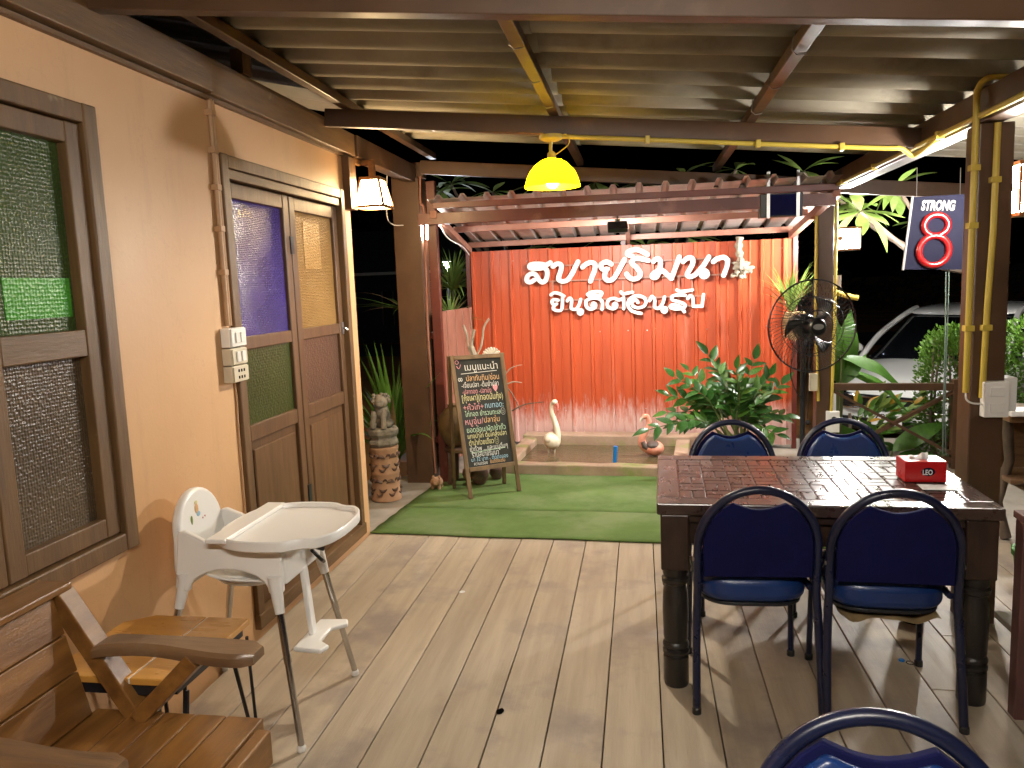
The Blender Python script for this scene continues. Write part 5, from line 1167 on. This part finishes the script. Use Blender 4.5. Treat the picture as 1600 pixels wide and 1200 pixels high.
# clipped hedges
def hedge(label, x0, x1, y0, y1, z0, z1, n, seed):
    rr = random.Random(seed); t = thing('hedge', label, 'hedge', ((x0+x1)/2, (y0+y1)/2, z0), 'clipped hedges along the car park'); mb = MB()
    cx, cy, cz = (x0+x1)/2, (y0+y1)/2, (z0+z1)/2
    lob = [(rr.uniform(x0, x1), rr.uniform(y0, y1), rr.uniform(z0, z1), rr.uniform(.75, 1.12)) for _ in range(26)]
    for _ in range(n):
        while True:
            p = V([rr.uniform(-1, 1) for _ in range(3)])
            m_ = (abs(p.x)**4+abs(p.y)**4+abs(p.z)**4)**.25
            if .72 < m_ < 1: break
        w = V((cx+p.x*(x1-x0)/2, cy+p.y*(y1-y0)/2, cz+p.z*(z1-z0)/2))
        lb_ = min(lob, key=lambda q: (w.x-q[0])**2+(w.y-q[1])**2+(w.z-q[2])**2)
        s_ = .93+.09*(lb_[3]-.75)/.37
        w = V((cx, cy, cz))+(w-V((cx, cy, cz)))*s_+V((rr.gauss(0, .012), rr.gauss(0, .012), rr.gauss(0, .012)))
        d = (V((p.x, p.y, p.z+.4))+V((rr.uniform(-.9, .9), rr.uniform(-.9, .9), rr.uniform(-.6, .9)))).normalized()
        sd = d.orthogonal().normalized(); sd.rotate(Matrix.Rotation(rr.uniform(0, 6.28), 3, d)); L = rr.uniform(.026, .046); W = L*.55
        u_ = sd.cross(d)*L*.12
        mb.add([w, w+d*L*.45-sd*W/2+u_, w+d*L, w+d*L*.45+sd*W/2+u_], [(0, 1, 2, 3)])
    me = bpy.data.meshes.new('foliage'); me.from_pydata([p-BASE[t.name] for p in mb.v], [], mb.f); me.materials.append(MATS['leaf_hedge'])
    o = bpy.data.objects.new('foliage', me); COL.objects.link(o); o.parent = t; o['kind'] = 'stuff'
    for k in range(7):
        bx_, by_ = rr.uniform(x0+.1, x1-.1), rr.uniform(y0+.1, y1-.1)
        MB().tube([(bx_, by_, z0-.0), (bx_+rr.uniform(-.1, .1), by_, (z0+z1)/2), (bx_+rr.uniform(-.25, .25), by_+rr.uniform(-.1, .1), z1-.12)], [.018, .013, .005], 6).build('branch', 'bark', t)
    return t
hedge('clipped bright green hedge between the car and the thick post', 2.33, 2.96, 6.62, 7.35, -.45, 1.10, 9000, 3)
hedge('clipped hedge showing right of the thick post', 2.98, 4.3, 6.75, 7.5, .3, 1.12, 7000, 4)
# frangipani trees above the canopy and by the lantern
def frangi(label, base, tips, seed):
    rr = random.Random(seed); t = thing('frangipani_tree', label, 'tree', base, 'frangipani trees around the canopy'); b0 = V(base)
    fork = b0+V((0, 0, 2.0)); MB().tube(crom([b0, b0+V((.05, 0, 1)), fork], 4), [.07-.003*k for k in range(9)], 9).build('trunk', 'bark', t, smooth=True)
    for (px, py, yy, n, sz) in tips:
        e = oy(px, py, yy); MB().tube(crom([fork, fork.lerp(e, .5)+V((0, 0, -.15)), e], 5), [.035-.002*k for k in range(11)], 7).build('branch', 'bark', t, smooth=True)
        for k in range(n):
            a = 6.283*k/n*1.62+rr.uniform(-.2, .2); el = rr.uniform(-.55, .7)
            d = V((math.cos(a)*math.cos(el), math.sin(a)*math.cos(el)*.8-.15, math.sin(el)))
            share(rr.choice(L_fr), 'leaf', t, frame_m(e, d, (0, -.25, 1), sz*rr.uniform(.7, 1.1)))
    return t
frangi('frangipani with pale leaves beside the far box lantern', (3.2, 8.1, -.5), [(1345, 330, 6.95, 14, .40), (1330, 316, 7.3, 8, .34), (1400, 290, 7.6, 8, .34), (1255, 268, 7.6, 8, .35), (1445, 345, 8.2, 7, .3)], 2)
frangi('frangipani whose leaves show above the tin canopy left of the pendant', (-1.3, 8.6, -.5), [(705, 288, 7.9, 11, .38), (770, 300, 8.3, 8, .33), (845, 292, 8.3, 9, .36), (690, 300, 7.7, 8, .33), (860, 385, 8.0, 9, .30), (905, 392, 8.0, 7, .3)], 3)
frangi('frangipani whose leaves show above the tin canopy right of the pendant', (.3, 8.7, -.5), [(930, 285, 8.2, 10, .36), (1000, 288, 8.3, 10, .36), (1070, 272, 8.3, 9, .34), (1150, 265, 8.3, 8, .34), (1010, 385, 8.0, 9, .33), (1075, 372, 8.0, 8, .3)], 4)

# ================================================================== the parked car
def car():
    a = math.radians(42); d = V((-math.sin(a), -math.cos(a), 0)); l = V((d.y*-1, d.x, 0)); l = V((math.cos(a), -math.sin(a), 0))
    N = oy(1392, 622, 9.1); org = V((N.x, N.y, -.5))-d*.0
    t = thing('parked_car', 'white hatchback parked nose-on behind the hedge', 'car', org+d*-2.1)
    def C(x, y, z): return org+d*x+l*y+V((0, 0, z))
    def loft(sts, nm, mat, sub=1, cap=True):
        vs = []; n = 2*len(sts[0][1])-1
        for x, pr in sts:
            full = [(y, z) for y, z in pr]+[(-y, z) for y, z in pr[-2::-1]]
            vs += [C(x, y, z) for y, z in full]
        m_ = len(sts); fs = [(i*n+k, i*n+k+1, (i+1)*n+k+1, (i+1)*n+k) for i in range(m_-1) for k in range(n-1)]
        fs += [tuple(range(n))[::-1], tuple(range((m_-1)*n, m_*n))]
        return MB().add(vs, fs).build(nm, mat, t, smooth=True, sub=sub)
    def sec(w, zb_, zs, zt, k=.8): return [(w*.92, zb_), (w, zb_+.12), (w, (zb_+zs)/2+.05), (w*.985, zs-.03), (w*.93, zs+.012), (w*k*.75, zt-.012), (w*.35, zt), (0, zt)]
    loft([(-.02, sec(.66, .30, .60, .66)), (-.06, sec(.76, .26, .66, .72)), (-.22, sec(.84, .22, .74, .83)), (-.55, sec(.885, .22, .85, .92)), (-1.0, sec(.89, .22, .93, 1.01)), (-1.5, sec(.89, .22, .96, 1.05)), (-3.2, sec(.885, .22, 1.0, 1.06)), (-4.0, sec(.86, .25, 1.0, 1.05)), (-4.25, sec(.78, .3, .9, .95))], 'body', 'car_white', 2)
    def gs(w, z0, wt, zt): return [(w, z0), (w*.985, z0+.04), (wt+(w-wt)*.12, zt-.07), (wt*.93, zt-.012), (wt*.5, zt), (0, zt)]
    loft([(-.92, gs(.74, .96, .70, 1.0)), (-1.0, gs(.80, .97, .72, 1.04)), (-1.75, gs(.83, .98, .62, 1.52)), (-2.0, gs(.84, .98, .62, 1.575)), (-3.2, gs(.83, .98, .60, 1.57)), (-3.9, gs(.80, .98, .58, 1.36)), (-4.12, gs(.76, .98, .6, 1.05))], 'glasshouse', 'car_glass', 2)
    loft([(-1.70, [(.60, 1.475), (.585, 1.50), (.35, 1.525), (0, 1.53)]), (-1.82, [(.625, 1.51), (.60, 1.55), (.35, 1.578), (0, 1.582)]), (-2.1, [(.63, 1.54), (.60, 1.59), (.35, 1.608), (0, 1.612)]), (-3.2, [(.61, 1.535), (.58, 1.585), (.3, 1.605), (0, 1.61)]), (-3.75, [(.59, 1.43), (.56, 1.47), (.3, 1.48), (0, 1.485)])], 'roof', 'car_white', 2)
    for s_ in (-1, 1):
        MB().tube(crom([C(-.88, s_*.80, .985), C(-1.25, s_*.755, 1.25), C(-1.72, s_*.645, 1.49), C(-2.0, s_*.635, 1.555)], 5), .035, 8).build('pillar', 'car_white', t, smooth=True)
        mi = C(-1.12, s_*1.02, 1.08); o_ = MB().ell((0, 0, 0), (.12, .075, .078), 14, 10)
        R3 = Matrix.Rotation(-a, 3, 'Z'); o_.v = [mi+R3 @ p for p in o_.v]; m_ = o_.build('mirror', 'car_white', t, smooth=True)
        MB().bar(C(-1.1, s_*.87, 1.02), C(-1.12, s_*.98, 1.04), .05, .04).build('mirror_arm', 'black_plastic', m_)
        hl = [C(-.10, s_*.52, .70), C(-.16, s_*.74, .76), C(-.42, s_*.87, .85), C(-.50, s_*.885, .86), C(-.34, s_*.885, .76), C(-.12, s_*.76, .66), C(-.05, s_*.55, .645)]
        MB().add([p+V((0, 0, .012))+d*.02+l*s_*.01 for p in hl], [tuple(range(7))]).build('headlight', 'chrome', t, solid=.02)
        for x in (-.85, -3.4):
            w = C(x, s_*.80, .32); cyl = []
            o_ = MB().tube([w-l*.10, w+l*.10], .32, 24).build('wheel', 'tyre', t, smooth=True, bev=.02)
            MB().tube([w+l*s_*.101, w+l*s_*.108], .21, 16).build('rim', 'steel', o_)
    MB().bar(C(.012, -.55, .60), C(.012, .55, .60), .05, .13).build('grille', 'black_plastic', t, bev=.01)
    MB().tube(crom([C(-.10, -.74, .72), C(.03, -.45, .655), C(.05, 0, .64), C(.03, .45, .655), C(-.10, .74, .72)], 5), .018, 8).build('chrome_bar', 'chrome', t, smooth=True)
    MB().tube(crom([C(-.10, -.72, .53), C(.03, -.45, .51), C(.05, 0, .505), C(.03, .45, .51), C(-.10, .72, .53)], 5), .014, 8).build('chrome_bar', 'chrome', t, smooth=True)
    MB().bar(C(.018, -.62, .33), C(.018, .62, .33), .05, .14).build('lower_grille', 'black_plastic', t, bev=.01)
    em = MB().bar(C(.075, -.038, .575), C(.075, -.052, .70), .01, .022, l).bar(C(.075, .038, .575), C(.075, .052, .70), .01, .022, l).bar(C(.0755, -.04, .635), C(.0755, .04, .635), .01, .02)
    em.tube([C(.072, .085*math.cos(k*.393)*(1-.12*math.sin(k*.393)*-1), .638+.075*math.sin(k*.393)) for k in range(17)], .008, 6, cap=False); em.build('emblem', 'chrome', t)
    pl_ = MB().bar(C(.09, -.17, .415), C(.09, .17, .415), .012, .15).build('licence_plate', 'white_paper', t, bev=.004)
    place_text(T_PLATE, C(.0985, -.13, .415)-l*0, l, V((0, 0, 1)), 'plate_number', 'black_plastic', pl_, w=.24, h=.085, n=d)
    place_text(T_PLATE2, C(.0985, -.10, .365), l, V((0, 0, 1)), 'plate_text', 'black_plastic', pl_, w=.2, h=.03, n=d)
car()
# ================================================================== beyond: the dark house, its lamp, a line of trees
hs = thing('far_house', 'dark low house with pale roof edges beyond the left post', 'house', (-8.5, 30, -.5))
MB().bx(-15, -5.6, 29, 35, -.5, 2.2).build('wall', 'house_far', hs)
MB().add([(-15.5, 28.3, 2.2), (-5.0, 28.3, 2.2), (-6.8, 32, 4.0), (-13.5, 32, 4.0), (-15.5, 35.6, 2.2), (-5.0, 35.6, 2.2)], [(0, 1, 2, 3), (1, 5, 2), (0, 3, 4), (3, 2, 5, 4)]).build('roof', 'house_far', hs, solid=.1)
MB().bx(-15.5, -5.0, 28.22, 28.30, 2.12, 2.23).build('gutter', 'white_matt', hs)
for x in (-11.4, -9.4, -7.6):
    w = MB().bx(x-.5, x+.5, 28.93, 28.98, .2, 1.5).build('window', 'interior_dark', hs)
    for dx in (-.45, 0, .45): MB().bx(x+dx-.03, x+dx+.03, 28.90, 28.929, .2, 1.5).build('bar', 'grey_paint', w)
EM('yard_lamp_glow', (.85, .93, 1), watts(0, 42, 4*math.pi*.035**2))
yl = thing('yard_lamp', 'bluish white lit yard lamp behind the low board fence', 'lamp', (lamp.x, lamp.y, -.5))
MB().ell(lamp, (.035, .035, .035), 14, 9).build('globe', 'yard_lamp_glow', yl, smooth=True)
MB().tube([(lamp.x, lamp.y+.02, -.5), (lamp.x, lamp.y+.02, lamp.z-.036)], .012, 8).lathe([(.06, lamp.z+.045), (.025, lamp.z+.08), (.01, lamp.z+.085)], (lamp.x, lamp.y, 0), 14).build('pole', 'grey_print', yl)
rr = random.Random(9); mb = MB()
for _ in range(9000):
    x = rr.uniform(-60, 70); hgt = 3.5+2.2*math.sin(x*.31)+1.6*math.sin(x*.83+1); z = rr.uniform(-.4, max(1, hgt)); y = 44+4*math.sin(x*.2)+rr.uniform(-2, 2)
    d = V((rr.uniform(-1, 1), rr.uniform(-1, .2), rr.uniform(-.5, 1))).normalized(); s_ = d.orthogonal().normalized(); L = rr.uniform(.3, .7)
    p = V((x, y, z)); mb.add([p, p+d*L*.5+s_*L*.3, p+d*L, p+d*L*.5-s_*L*.3], [(0, 1, 2, 3)])
o = mb.build('tree_line', 'far_foliage', org=(0, 44, -.5)); o['kind'] = 'stuff'; o['label'] = 'dark distant line of trees beyond the road'; o['category'] = 'trees'
